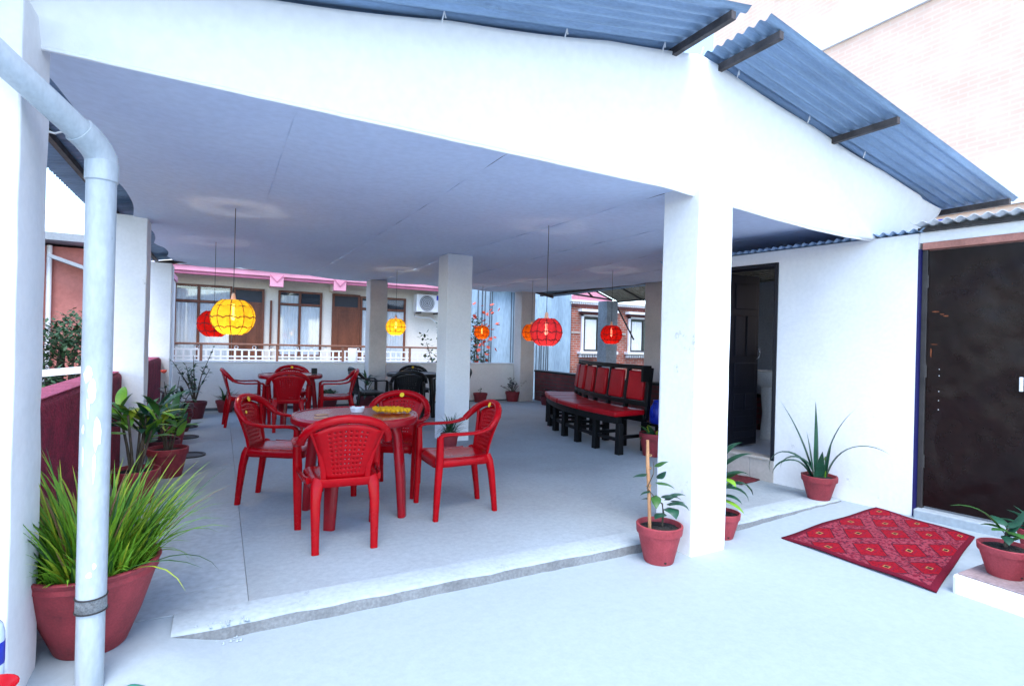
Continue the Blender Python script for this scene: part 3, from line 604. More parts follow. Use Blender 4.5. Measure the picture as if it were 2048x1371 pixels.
for x0, x1 in ((10.40, 11.55), (12.35, 13.5)):
    w = B_(framebars(x0, x1, 1.08, 2.22, [x0+.58], [], 14.55, .06, .06)).build('window', 'steel_dark', bh)
    B_(MB().box(x0+.03, x1-.03, 14.530, 14.534, 1.11, 2.19)).build('dark_interior', 'leaf_deep', w)
    B_(MB().grid(lambda u, v: (x0+.06+.46*u, 14.522+.006*math.sin(u*30), 1.12+1.0*v), 30, 1)).build('curtain', 'curtain', w, smooth=80)
    B_(MB().box(x0-.07, x0-.001, 14.48, 14.56, 1.08, 2.28)).build('jamb', 'white_paint', bh)
    B_(MB().box(x0-.07, x1+.07, 14.48, 14.56, 2.221, 2.28)).build('jamb', 'white_paint', bh)
    B_(MB().box(x0-.20, x1+.20, 14.32, 14.56, 2.36, 2.44)).build('hood', 'white_paint', bh, bevel=.01)
    B_(MB().box(x0-.14, x1+.14, 14.40, 14.56, 2.285, 2.355)).build('hood_moulding', 'brick_dark', bh)
    B_(MB().box(x0-.20, x1+.20, 14.36, 14.56, .995, 1.079)).build('sill', 'white_paint', bh, bevel=.01)
    for i in range(15): share(d0, bh, (x0-.12+i*.10-12, -.52, 3.93), None, (1.1, 1, 1.4))
B_(MB().box(9.951, 10.3, 14.53, 14.56, 1.66, 1.70)).build('band', 'tile_beige', bh); B_(MB().box(11.7, 12.2, 14.53, 14.56, 1.66, 1.70)).build('band', 'tile_beige', bh)
# --- steel truss canopy on a concrete column
tr = empty('truss_canopy', (8.4, 10.5, -3), 0, 'black steel truss canopy with thatched sheet roof on a grey concrete column', 'canopy')
def T_(mb): mb.v = [(x-8.4, y-10.5, z+3) for x, y, z in mb.v]; return mb
T_(MB().box(8.17, 8.50, 10.45, 10.80, -3, 2.36)).build('column', 'column_grey', tr, bevel=.01)
A, B, Cc = (6.6, 10.6, 2.52), (8.45, 10.6, 2.40), (7.35, 10.6, 2.80)
for p, q in ((A, B), (Cc, B), (A, Cc), ((7.0, 10.6, 2.66), (7.18, 10.6, 2.48)), ((7.18, 10.6, 2.48), Cc), ((7.18, 10.6, 2.48), (7.2, 10.6, 2.74)), (Cc, (7.85, 10.6, 2.44)), ((8.5, 10.6, 2.38), (9.15, 10.6, 1.45)), ((8.55, 10.7, 2.36), (8.55, 6.8, 2.36))):
    T_(MB().tube([p, q], .022, 6)).build('truss_bar', 'steel_dark', tr, smooth=60)
rfm = T_(MB().grid(lambda u, v: (7.30+1.35*u, 10.62-3.9*v, 2.86-.364*1.35*u+.012*math.sin(v*150)), 6, 240)).build('roof_sheet', 'thatch', tr, smooth=60)
for v in (.25, .5, .75): T_(MB().tube([(7.35, 10.62-3.9*v, 2.80), (8.60, 10.62-3.9*v, 2.345)], .02, 6)).build('purlin', 'steel_dark', tr)
# --- pink house, far left, with down pipe; grey low roof; white annex
ph = empty('pink_house', (-3.6, 15, -3), 0, 'salmon pink house with a white down pipe seen left of the drainpipe', 'house')
def P_(mb): mb.v = [(x+3.6, y-15, z+3) for x, y, z in mb.v]; return mb
P_(MB().box(-9, -3.22, 13.6, 18, -3, 3.05)).build('wall', 'brick', ph); P_(MB().box(-3.219, -1.9, 14.0, 18, -3, 3.0)).build('wall', 'pink_house', ph)
P_(MB().tube([(-3.03, 13.9, -3), (-3.03, 13.9, 3.0)], .045, 8)).build('down_pipe', 'white_paint', ph, smooth=60)
P_(MB().box(-9, -1.8, 13.4, 18, 3.051, 3.20)).build('cornice', 'grey_roof', ph)
P_(MB().prism([(-2.95, 2.72), (-1.9, 2.35), (-1.9, 2.42), (-2.95, 2.79)], .6, 'y', 13.4)).build('awning', 'grey_roof', ph)
gs = empty('grey_shed', (-4, 12, -3), 0, 'low grey shed roof beyond the red parapet', 'shed')
MB().box(-.8, 1.15, -.8, 1.0, 0, 3.35).build('wall', 'pink_house', gs); MB().prism([(-1.0, 3.36), (1.3, 3.36), (1.3, 3.40), (-1.0, 3.56)], 2.2, 'y', -1.0).build('roof', 'grey_roof', gs)
wr = tag(MB().prism([(0, .70), (1.5, .86), (1.5, .90), (0, .74)], 1.2, 'y', 7.6).build('awning_roof', 'white_paint', loc=(-2.6, 0, 0)), 'pale sheet awning just outside the red parapet', 'awning')
an = empty('white_annex', (-1.5, 13, -3), 0, 'white annex wall between the left pillars', 'house')
MB().box(-.75, .60, 0, 1.2, 0, 5.45).build('wall', 'white_wall', an); MB().box(-.8, .64, -.05, 1.2, 5.451, 5.55).build('fascia', 'pink_paint', an)
MB().box(.10, .52, -.03, -.001, 4.6, 4.75).build('vent', 'grey_roof', an); MB().box(.1, .64, -.5, -.001, 4.02, 4.12).build('ledge', 'white_wall', an)
tag(MB().grid(lambda u, v: (-1.22+.16*u+.02*math.sin(v*3), 12.3+.03*math.sin(u*8), 1.25+.68*v-.1*u*(1-v)), 10, 8).build('green_shirt', 'laundry', smooth=60, solid=.01), 'dark green shirt hung out to dry between the left pillars', 'shirt')
# --- large pale brick building on the right, behind the roof
rb_ = empty('pale_brick_building', (9.5, 1, -3), 0, 'tall pale brick building with white floor bands rising behind the roof', 'building')
MB().box(0, 5, -7, 7.6, 0, 13).build('wall', 'brick_pale', rb_)
for z in (3.0, 6.35, 9.7): MB().box(-.06, -.001, -7, 7.66, z, z+.55).build('floor_band', 'white_wall', rb_)
for z in (4.7, 8.0, 11.2):
    for y in (-5.2, -3.4, 5.6):
        w = framebars(0, .42, 0, .42, [.21], [], 0, .05, .05); w.v = [(yy, x, zz) for x, yy, zz in w.v]; w = w.build('vent', 'white_paint', rb_, loc=(-.002, y, z)); MB().box(-.012, -.003, .05, .37, .05, .37).build('pane', 'tile_beige', w)

# ================================================================ FURNITURE
def make_chair(mat):
    t = empty('armchair')
    def seat_fn(u, v):
        a, b = u*2-1, v*2-1
        yy = .005+.225*b; hw = .205+.025*sm(-.3, 1, b); xx = hw*a
        k = .10*max(0, abs(a)-.6)*max(0, abs(b)-.6)/.16; xx *= 1-k; yy -= .225*b*k
        z = .432-.014*(1-a*a)*(1-b*b) - .022*max(0, (b-.75)/.25)**2 - .03*max(0, (abs(a)-.9)/.1)**2*.4
        return (xx, yy, z)
    mb = MB().grid(seat_fn, 16, 16); n = 17
    per = [i for i in range(n)]+[(j+1)*n-1 for j in range(1, n)]+[n*n-1-i for i in range(1, n)]+[(n-1-j)*n for j in range(1, n-1)]
    b = len(mb.v)
    for i in per: p = mb.v[i]; mb.v.append((p[0]*1.02, p[1]*1.02, p[2]-.046))
    for k in range(len(per)): j = (k+1) % len(per); mb.f.append((per[k], per[j], b+j, b+k))
    mb.build('seat', mat, t, smooth=55, solid=.006)
    # perforated fan-shaped back panel
    def bk(u, v):
        a = u*2-1; hw = .118+.085*v**1.1; z = .425+v*(.352-.055*a*a*v); y = -.195-.085*v-.026*(1-a*a)*(.4+.6*v)
        return (hw*a, y, z)
    nu, nv = 12, 12; mb = MB()
    for j in range(nv):
        for i in range(nu):
            u0, u1, v0, v1 = i/nu, (i+1)/nu, j/nv, (j+1)/nv
            o4 = [bk(u0, v0), bk(u1, v0), bk(u1, v1), bk(u0, v1)]
            if 2 <= i <= nu-3 and 1 <= j <= nv-2:
                uc, vc, du, dv = (u0+u1)/2, (v0+v1)/2, .0145, .0125
                i8 = [bk(uc+du*math.cos(k*math.pi/4-math.pi*.75), vc+dv*math.sin(k*math.pi/4-math.pi*.75)) for k in range(8)]
                b = len(mb.v); mb.v += o4+i8
                for k in range(4):
                    a0 = 4+2*k; mb.f.append((b+k, b+a0+1, b+a0)); mb.f.append((b+k, b+(k+1) % 4, b+4+(2*k+2) % 8, b+a0+1))
            else: mb.add(o4, [(0, 1, 2, 3)])
    bo = mb.merge().build('backrest', mat, t, smooth=50, solid=.005)
    for s_ in (-1, 1): MB().sweep([(s_*.128, -.195, .40), (s_*.136, -.212, .50), (s_*.158, -.235, .60), (s_*.192, -.258, .70), (s_*.205, -.262, .735)], [(.018, .011), (.016, .010), (.016, .010), (.018, .010), (.02, .01)], 8, (0, 1, 0), .7).build('stile', mat, bo, smooth=50)
    arc = [(-.262, -.165, .655), (-.252, -.205, .695), (-.225, -.243, .737), (-.18, -.27, .77), (-.12, -.29, .793), (-.06, -.300, .805), (0, -.303, .809)]
    arc = arc+[(-x, y, z) for x, y, z in arc[-2::-1]]
    MB().sweep(arc, [(.026, .020)]*2+[(.027, .026)]*9+[(.026, .020)]*2, 10, (0, -1, .35), .75).build('top_rail', mat, bo, smooth=50)
    for s_ in (-1, 1):
        MB().sweep([(s_*.262, -.165, .655), (s_*.272, -.11, .634), (s_*.277, -.03, .622), (s_*.278, .08, .620), (s_*.275, .16, .622), (s_*.270, .20, .617), (s_*.266, .222, .600), (s_*.264, .228, .575)],
                   [(.024, .016), (.025, .013), (.026, .012), (.027, .012), (.027, .012), (.027, .014), (.027, .015), (.026, .014)], 10, (0, 0, 1) if True else 0, .7).build('armrest', mat, t, smooth=50)
        MB().sweep([(s_*.264, .224, .60), (s_*.258, .222, .44), (s_*.252, .232, .22), (s_*.246, .240, .0)], [(.027, .022), (.031, .026), (.027, .023), (.022, .019)], 10, (0, 1, 0), .6).build('leg', mat, t, smooth=50)
        MB().sweep([(s_*.150, -.190, .425), (s_*.168, -.205, .39), (s_*.175, -.222, .30), (s_*.174, -.245, .12), (s_*.172, -.258, .0)], [(.044, .024), (.036, .025), (.030, .024), (.024, .021), (.022, .019)], 10, (0, 1, 0), .6).build('leg', mat, t, smooth=50)
        MB().sweep([(s_*.215, -.14, .415), (s_*.232, -.05, .408), (s_*.245, .08, .408), (s_*.256, .20, .412)], [(.012, .020)]*4, 8, (0, 0, 1), .7).build('side_rail', mat, t, smooth=50)
    for s_ in (-1, 1): pass
    MB().lathe([(0, .002), (.020, .002), (.021, 0)], 20).build('sticker', 'sticker', t, loc=(0, -.272, .792)).rotation_euler = (R(-70), 0, 0)
    return t
cr = make_chair('red_plastic'); ck = make_chair('black_plastic')
used = {}
def chair(src, x, y, ang, label, group):
    o = src if src.name not in used else copy_tree(src); used[src.name] = 1
    o.location = (x, y, 0); o.rotation_euler = (0, 0, R(ang)); return tag(o, label, 'chair', group)
G1, G2, G3 = 'red chairs round the near table', 'red chairs round the far table', 'black chairs round the black table'
chair(cr, .715, 3.64, -4, 'glossy red plastic armchair seen from behind, nearest the camera', G1)
chair(cr, 1.635, 3.92, 88, 'glossy red plastic armchair on the right of the near table, facing left', G1)
chair(cr, .45, 4.69, -118, 'glossy red plastic armchair on the left of the near table, with two yellow marks', G1)
chair(cr, 1.33, 4.62, 148, 'glossy red plastic armchair behind the near table with garland in front', G1)
chair(cr, .86, 8.20, -6, 'red plastic armchair seen from behind at the far red table', G2)
chair(cr, .33, 8.82, -86, 'red plastic armchair left of the far red table beside the small pot', G2)
chair(cr, 1.58, 8.58, 84, 'red plastic armchair right of the far red table, next to a black chair', G2)
chair(cr, 1.05, 9.50, 176, 'red plastic armchair behind the far red table, only its top showing', G2)
chair(ck, 2.19, 9.10, -84, 'black plastic armchair left of the black table, facing right', G3)
chair(ck, 2.64, 8.36, -14, 'black plastic armchair seen from behind at the black table', G3)
chair(ck, 3.15, 9.58, 172, 'black plastic armchair behind the black table, only its top showing', G3)
chair(ck, 3.62, 8.95, 95, 'black plastic armchair half hidden behind the central pillar', G3)
# second yellow mark on the left near chair
lc = [o for o in bpy.data.objects if o.parent is None and 'two yellow marks' in o.get('label', '')][0]
MB().lathe([(0, .002), (.012, .002), (.013, 0)], 14).build('sticker', 'sticker', lc, loc=(.095, -.243, .70)).rotation_euler = (R(-76), 0, 0)

def make_table(mat, r_=.45):
    t = empty('round_table')
    MB().lathe([(.0, .735), (.425*r_/.45, .735), (.432*r_/.45, .741), (.444*r_/.45, .741), (r_, .733), (r_+.004, .715), (r_+.001, .690), (r_-.010, .680), (r_-.02, .683), (r_-.03, .715), (.0, .718)], 72).build('table_top', mat, t, smooth=35)
    for i in range(4):
        a = R(45+90*i); d = Vector((math.cos(a), math.sin(a), 0)); tn = (-d.y, d.x, 0)
        MB().sweep([d*.30+Vector((0, 0, .71)), d*.325+Vector((0, 0, .60)), d*.355+Vector((0, 0, .30)), d*.375], [(.080, .026), (.056, .030), (.048, .030), (.038, .027)], 10, tuple(d), .6).build('leg', mat, t, smooth=50)
        a2 = a+R(90); d2 = Vector((math.cos(a2), math.sin(a2), 0)); mid = (d+d2).normalized()*.235
        MB().sweep([d*.30+Vector((0, 0, .685)), mid+Vector((0, 0, .700)), d2*.30+Vector((0, 0, .685))], [(.008, .03), (.008, .02), (.008, .03)], 8, (0, 0, 1), .7).build('apron', mat, t, smooth=50)
    return t
t1 = make_table('red_dark_plastic'); t1.location = (.90, 4.10, 0); t1.rotation_euler = (0, 0, R(8)); tag(t1, 'glossy red round plastic table nearest the camera', 'table')
t2 = copy_tree(t1); t2.location = (.95, 8.80, 0); t2.rotation_euler = (0, 0, R(25)); tag(t2, 'red round plastic table near the back parapet', 'table')
t3 = make_table('black_plastic'); t3.location = (2.92, 8.95, 0); tag(t3, 'black round plastic table beside the central pillar', 'table')
# things on the tables
ash = empty('ashtray', (.93, 4.20, .737), 0, 'small clear glass ashtray on the near red table', 'ashtray')
MB().lathe([(.0, 0), (.045, 0), (.055, .03), (.052, .032), (.044, .012), (0, .01)], 24).build('bowl', 'glass_clear', ash, smooth=40)
for i in range(4): MB().box(.045, .058, -.012, .012, .031, .040).build('rim_block', 'glass_clear', ash, bevel=.003).rotation_euler = (0, 0, i*math.pi/2+.4)
gar = empty('marigold_garland', (1.16, 4.08, .742), R(-25), 'yellow marigold garland lying on the near red table', 'garland')
base = None
for i in range(60):
    a = 2*math.pi*i/60*2; rr_ = 1 if i < 30 else .55
    p = (.13*math.cos(a)*rr_+random.uniform(-.01, .01), .075*math.sin(a)*rr_+random.uniform(-.01, .01), .012+random.uniform(0, .012))
    if base is None:
        mb = MB(); mb.lathe([(.0, -.012), (.012, -.008), (.019, .0), (.014, .008), (.017, .011), (.006, .014), (0, .013)], 9); base = mb.build('flower_head', 'marigold', gar, smooth=70, loc=p)
    else: share(base, gar, p, (random.uniform(-.5, .5), random.uniform(-.5, .5), random.uniform(0, 6)))
for i, (x, y, a) in enumerate(((.66, 4.12, 10), (.63, 3.97, -4))):
    tag(MB().box(-.045, .045, -.03, .03, 0, .003).build('coaster', 'card', loc=(x, y, .7365)), ('tan card coaster on the near red table, the farther of two', 'tan card coaster on the near red table, the nearer of two')[i], 'coaster', 'coasters on the near table').rotation_euler = (0, 0, R(a))
tag(MB().box(-.04, .04, -.03, .03, 0, .09).build('napkin_box', 'black_wood', bevel=.006, loc=(1.28, 8.78, .738)), 'small black napkin box on the far red table', 'box')

# ---- curved bench: black frame, red vinyl cushions (arc round 8.36, 5.3)
bn = empty('curved_bench', (4.3, 6.0, 0), 0, 'long curved black wooden bench with red vinyl seats and back cushions', 'bench')
BC = Vector((8.36, 5.30))
def bp2(th, r_, z): return (BC.x-r_*math.cos(th)-4.3, BC.y+r_*math.sin(th)-6.0, z)
th0, th1 = R(-4.2), R(31)
def arcbox(name, mat, ta, tb, r0, r1, z0, z1, n=6, bevel=.0, lean=0):
    mb = MB(); q = [(r0, z0), (r1, z0), (r1+lean, z1), (r0+lean, z1)]
    for i in range(n+1):
        th = ta+(tb-ta)*i/n
        mb.v += [bp2(th, a, z) for a, z in q]
    for i in range(n):
        for k in range(4): a = i*4+k; b = i*4+(k+1) % 4; mb.f.append((b, a, a+4, b+4))
    mb.f += [(0, 1, 2, 3), tuple(n*4+k for k in (3, 2, 1, 0))]
    return mb.build(name, mat, bn, bevel=bevel, smooth=45)
arcbox('seat_rail', 'black_wood', th0, th1, 4.215, 4.285, .375, .455, 24, .004)
arcbox('seat_rail', 'black_wood', th0, th1, 3.80, 3.86, .375, .455, 24, .004)
cuts = [0, .30, .56, .74, .88, 1.0]
for a, b in zip(cuts, cuts[1:]): arcbox('seat_cushion', 'red_vinyl', th0+(th1-th0)*a+.0012, th0+(th1-th0)*b-.0012, 3.83, 4.315, .457, .525, 8, .018)
arcbox('top_rail', 'black_wood', th0, th1, 3.735, 3.775, 1.00, 1.055, 24, .006)
arcbox('lower_back_rail', 'black_wood', th0, th1, 3.80, 3.835, .565, .62, 24, .006)
nb = 6
for i in range(nb+1):
    th = th0+(th1-th0)*i/nb; mb = MB()
    mb.bar(bp2(th, 3.815, .40), bp2(th, 3.745, 1.03), .055, .04, (0, 1, 0)); mb.build('back_post', 'black_wood', bn, bevel=.004)
    for r_, nm in ((4.245, 'leg'), (3.83, 'leg')):
        MB().sweep([bp2(th, r_, .38), bp2(th, r_, 0)], [(.034, .034), (.038, .038)], 4, (0, 1, 0), sq=True).build('leg', 'black_wood', bn, bevel=.004)
    MB().bar(bp2(th, 4.21, .22), bp2(th, 3.87, .22), .03, .04).build('stretcher', 'black_wood', bn)
    if i < nb:
        g = (th1-th0)/nb; a, b = th+g*.14, th+g*.86
        arcbox('back_cushion', 'red_vinyl', a, b, 3.795, 3.850, .63, .985, 4, .02, lean=-.045)
for i in range(nb): arcbox('stretcher', 'black_wood', th0+(th1-th0)*i/nb+.01, th0+(th1-th0)*(i+1)/nb-.01, 4.225, 4.255, .17, .21, 3)
arcbox('end_board', 'black_wood', th0-.004, th0+.004, 3.76, 3.90, .86, 1.05, 1)

# ================================================================ LANTERNS
def lantern(x, y, zc, d, shade, trim, power, label, ztop=2.40):
    e = empty('lantern', (x, y, zc), random.uniform(0, 1), label, 'lantern', 'round paper lanterns hung from the cloth ceiling')
    r_ = d/2; prof = []
    for i in range(15):
        a = R(-72)+R(144)*i/14 if False else R(-66)+R(128)*i/14
        prof.append((r_*math.cos(a)**.92, r_*.93*math.sin(a)))
    mb = MB(); n = 40; b = 0
    for rr_, z in prof:
        for k in range(n):
            a = 2*math.pi*k/n; g = 1-.035*abs(math.sin(a*4))**.0 if False else 1-.03*(1-abs(math.sin(a*5)))**2*0+.022*abs(math.sin(a*5))-.022
            mb.v.append((rr_*g*math.cos(a), rr_*g*math.sin(a), z))
    for i in range(len(prof)-1):
        for k in range(n): a = i*n+k; c_ = i*n+(k+1) % n; mb.f.append((a, c_, c_+n, a+n))
    mb.build('shade', shade, e, smooth=60)
    for k in range(10):
        a = math.pi*k/5; MB().tube([(p[0]*.98*math.cos(a), p[0]*.98*math.sin(a), p[1]) for p in prof], .0034, 5).build('rib', trim, e, smooth=60)
    for z in (-.5, .02, .56):
        rr_ = r_*math.sqrt(max(0, 1-z*z))*1.0; pts = []
        for k in range(81):
            a = 2*math.pi*k/80; w = abs(math.sin(a*5)); pts.append((rr_*(1.0+.004-.022+.022*w)*math.cos(a), rr_*(1.004-.022+.022*w)*math.sin(a), z*r_*.93-.045*d*(1-abs(math.cos(a*5)))**1.5+.006*d*math.sin(a*30)))
        MB().sweep(pts, (.0020, .0045*d/.33), 6, (0, 0, 1)).build('trim_band', trim, e, smooth=60)
    top = prof[-1]; zt = top[1]
    MB().lathe([(.030, zt-.035), (.030, zt-.03), (.018, zt+.02), (.014, zt+.05), (.006, zt+.06)], 14).build('lamp_holder', 'trim_pink', e, smooth=50)
    MB().tube([(0, 0, zt+.055), (0, 0, ztop-zc)], .0028, 5).build('cord', 'black_wood', e)
    MB().lathe([(.001, -.030), (.012, -.024), (.017, -.006), (.015, .010), (.010, .030), (.010, zt-.03)], 14).build('bulb', 'bulb_glow', e, smooth=60)
    ld = bpy.data.lights.new('lantern_bulb', 'POINT'); ld.energy = power; ld.color = (1, .84, .66); ld.shadow_soft_size = .02
    lo = bpy.data.objects.new('bulb_light', ld); C.objects.link(lo); lo.parent = e; lo.location = (0, 0, -.085)
    return e
pm('trim_pink', (.75, .45, .30), .5, .05)
lantern(.09, 5.15, 1.45, .345, 'shade_yellow', 'trim_yellow', 1.7, 'big yellow paper lantern hanging in front of the brown doors')
lantern(-.07, 7.37, 1.43, .36, 'shade_red', 'trim_red', 1.15, 'red paper lantern half hidden behind the big yellow one')
lantern(2.45, 8.49, 1.50, .31, 'shade_yellow', 'trim_yellow', 1.7, 'small yellow paper lantern beside the back pillar')
lantern(4.43, 9.5, 1.48, .30, 'shade_orange', 'trim_red', 1.2, 'orange paper lantern next to the pink flowers')
lantern(2.65, 4.28, 1.40, .30, 'shade_pink', 'trim_red', 1.2, 'large pinkish red paper lantern with dark ribs, nearest on the right')
lantern(4.79, 8.22, 1.48, .34, 'shade_orange', 'trim_red', 1.15, 'orange-red paper lantern peeping out behind the large red one')
lantern(5.07, 6.37, 1.45, .32, 'shade_red', 'trim_red', 1.2, 'deep red paper lantern hanging above the bench')

# ================================================================ DRAINPIPE
dp = empty('drainpipe', (-.40, 2.50, -.06), 0, 'grey white plastic drainpipe with elbow and paint splashes in front of left pillar', 'drainpipe')
r_ = .044
MB().sweep([(0, 0, 0), (0, 0, .34)], (r_, r_), 28).build('lower_pipe', 'pvc', dp, smooth=40)
jo = MB().lathe([(r_+.001, .325), (r_+.005, .33), (r_+.004, .375), (r_, .378)], 28).build('joint', 'pvc_joint', dp, smooth=40)
for z in (.326, .377): MB().lathe([(r_+.002, z-.003), (r_+.0075, z-.002), (r_+.0075, z+.002), (r_+.002, z+.003)], 28).build('joint_gap', 'steel_dark', jo, smooth=40)
MB().sweep([(0, 0, .376), (0, 0, 1.0), (0, 0, 1.975)], (r_+.003, r_+.003), 28).build('upper_pipe', 'pvc', dp, smooth=40)
MB().lathe([(r_+.003, 1.905), (r_+.008, 1.910), (r_+.008, 1.980), (r_+.003, 1.985)], 28).build('collar', 'pvc', dp, smooth=40)
dx = Vector((-.19, -.22, .15)).normalized()
MB().sweep([(0, 0, 1.965), (0, 0, 1.990), Vector((0, 0, 2.010))+dx*.025, Vector((0, 0, 2.020))+dx*.06, Vector((0, 0, 2.020))+dx*.10], (r_+.007, r_+.007), 28, (0, 1, 0)).build('elbow', 'pvc', dp, smooth=40)
MB().sweep([Vector((0, 0, 2.020))+dx*.085, Vector((0, 0, 2.020))+dx*.95], (r_, r_), 28, (0, 1, 0)).build('sloping_pipe', 'pvc', dp, smooth=40)
def splash(a0, z0, w, h, n=10):
    mb = MB(); pts = []
    for k in range(n): t = 2*math.pi*k/n; q = random.uniform(.65, 1.15); pts.append((a0+w*q*math.cos(t), z0+h*q*math.sin(t)))
    pts.insert(0, (a0, z0)); rr_ = r_+.0042
    mb.v = [(rr_*math.cos(a), rr_*math.sin(a), z) for a, z in pts]; mb.f = [(0, k+1, (k+1) % n+1) for k in range(n)]
    mb.build('paint_splash', 'paint_splash', dp)
for a0, z0, w, h in ((-2.0, 1.20, .30, .035), (-1.7, 1.14, .25, .05), (-1.3, .99, .25, .075), (-1.45, .86, .10, .06), (-2.2, .90, .08, .04), (-1.6, .47, .2, .012), (-1.3, .50, .15, .014), (-1.9, 1.08, .12, .045), (-2.25, 1.0, .12, .02)): splash(a0, z0, w, h)

# ================================================================ PLANTS
def leaf_mb(base, az, length, width, e0, droop, fold=.25, nseg=7, shape=.7, twist=0, mb=None):
    """a blade along a curve: e0 start elevation, droop total bend (radians), shape: where it is widest"""
    mb = mb or MB(); p = Vector(base); b = len(mb.v); st = length/nseg; a = az
    for i in range(nseg+1):
        t = i/nseg; e = e0-droop*t**1.3; a = az+twist*t
        d = Vector((math.cos(a)*math.cos(e), math.sin(a)*math.cos(e), math.sin(e))); sd_ = Vector((-math.sin(a), math.cos(a), 0)); nm = sd_.cross(d)*-1
        w = width/2*max(.03, math.sin(math.pi*min(1, max(0, t))**shape)**.8) if shape < 3 else width/2*(1-t)**.6
        if shape >= 3: w = width/2*max(.03, min(1, .55+t*2.2)*(1-t**2.5))
        mb.v += [tuple(p-sd_*w+nm*(-fold*w)), tuple(p), tuple(p+sd_*w+nm*(-fold*w))]
        p = p+d*st
    for i in range(nseg):
        for k in range(2): q = b+i*3+k; mb.f.append((q, q+1, q+4, q+3))
    return mb
def pot(x, y, z, rt_, rb_, h, mat, name, label, group=None, soil=True, scallop=False, hole=False, style='rim'):
    e = empty(name, (x, y, z), random.uniform(0, 6), label, 'potted plant', group)
    if style == 'rim': prof = [(0, .004), (rb_*.96, .0), (rb_, .006), (rt_*.93, h*.76), (rt_*.985, h*.77), (rt_, h*.80), (rt_*1.02, h*.985), (rt_*1.0, h), (rt_*.93, h), (rt_*.9, h*.93), (rt_*.88, h*.88)]
    else: prof = [(0, .004), (rb_*.96, .0), (rb_, .006), (rb_+(rt_-rb_)*.45, h*.38), (rb_+(rt_-rb_)*.8, h*.74), (rt_*.965, h*.86), (rt_*.99, h*.87), (rt_*.985, h*.93), (rt_*1.0, h*.94), (rt_*1.03, h*.985), (rt_*1.02, h), (rt_*.96, h), (rt_*.93, h*.9)]
    mb = MB(); n = 40; m = len(prof)
    for i, (q, zz) in enumerate(prof):
        for k in range(n):
            a = 2*math.pi*k/n; w = 1+(.03*math.cos(a*10) if scallop and i >= m-6 else 0)
            mb.v.append((q*w*math.cos(a), q*w*math.sin(a), zz))
    for i in range(m-1):
        for k in range(n): a = i*n+k; c_ = i*n+(k+1) % n; mb.f.append((a, c_, c_+n, a+n))
    po = mb.build('pot', mat, e, smooth=38)
    if hole:
        for a in (-1.9, .8): MB().lathe([(.0, .001), (.008, .001), (.008, -.003)], 10).build('drain_hole', 'soil', po, loc=((rb_+.004)*math.cos(a), (rb_+.004)*math.sin(a), .022)).rotation_euler = (0, R(86), a)
    sr = rt_*.89; zs = h*.88
    MB().grid(lambda u, v: (sr*v*math.cos(u*2*math.pi), sr*v*math.sin(u*2*math.pi), zs+.012*(1-v)+random.uniform(-.004, .004)), 28, 6).build('soil', 'soil', e, smooth=70)
    e['zs'] = zs; return e
def leaf(e, mat, *a, name='leaf', **k):
    return leaf_mb(*a, **k).build(name, mat, e, smooth=50)
def local_az(e, world_az): return world_az-e.rotation_euler[2]
rv = random.uniform

# ground pieces at the left corner
tag(MB().grid(lambda u, v: (-.99+1.2*u, 2.25+.675*v, -.066+.0655*sm(2.28, 2.66, 2.25+.675*v)*(1-sm(-.24, .10, -.99+1.2*u))), 30, 20).build('cement_apron', 'courtyard', smooth=60), 'cement apron under the big grass pot', kind='structure')
# --- big grass pot
gp = pot(-.445, 2.80, 0, .235, .125, .345, 'pot_red', 'grass_pot', 'big red pot of long bright green grass behind the drainpipe', style='tall')
for i in range(295):
    a = rv(0, 2*math.pi); q = .17*math.sqrt(rv(0, 1)); ed = q/.17
    out = a+rv(-.5, .5); ln = rv(.30, .58)*(1-.1*ed); e0 = R(rv(72, 89)-30*ed*rv(.4, 1)); dr = R(rv(5, 40)+45*ed*rv(0, 1)**2)
    wa_ = (out+gp.rotation_euler[2]+R(78)+math.pi) % (2*math.pi)-math.pi
    if i % 9 == 0: e0 = R(rv(20, 45)); dr = R(rv(70, 120)); ln = rv(.3, .42)
    if abs(wa_) < .75: ln *= .5; e0 = max(e0, R(62)); dr = min(dr, R(40))
    mt_ = random.choices(['leaf_lime', 'leaf', 'leaf_yellow', 'leaf_brown'], [9, 4, 5, 1])[0]
    leaf(gp, mt_, (q*math.cos(a), q*math.sin(a), .30), out, ln, rv(.011, .020), e0, dr, name='blade', shape=3, fold=.35, nseg=6, twist=rv(-.3, .3))
mb = MB()
for i in range(420):
    a = rv(0, 2*math.pi); q = .19*math.sqrt(rv(0, 1)); wa_ = (a+gp.rotation_euler[2]+R(78)+math.pi) % (2*math.pi)-math.pi; leaf_mb((q*math.cos(a), q*math.sin(a), .30), a+rv(-.5, .5), rv(.18, .44)*(.5 if abs(wa_) < 1.0 else 1), rv(.010, .018), R(rv(45, 89)), R(rv(10, 80)), shape=3, fold=.35, nseg=5, mb=mb)
tag(mb.build('undergrowth', 'leaf_lime', gp, smooth=50), None, kind='stuff')
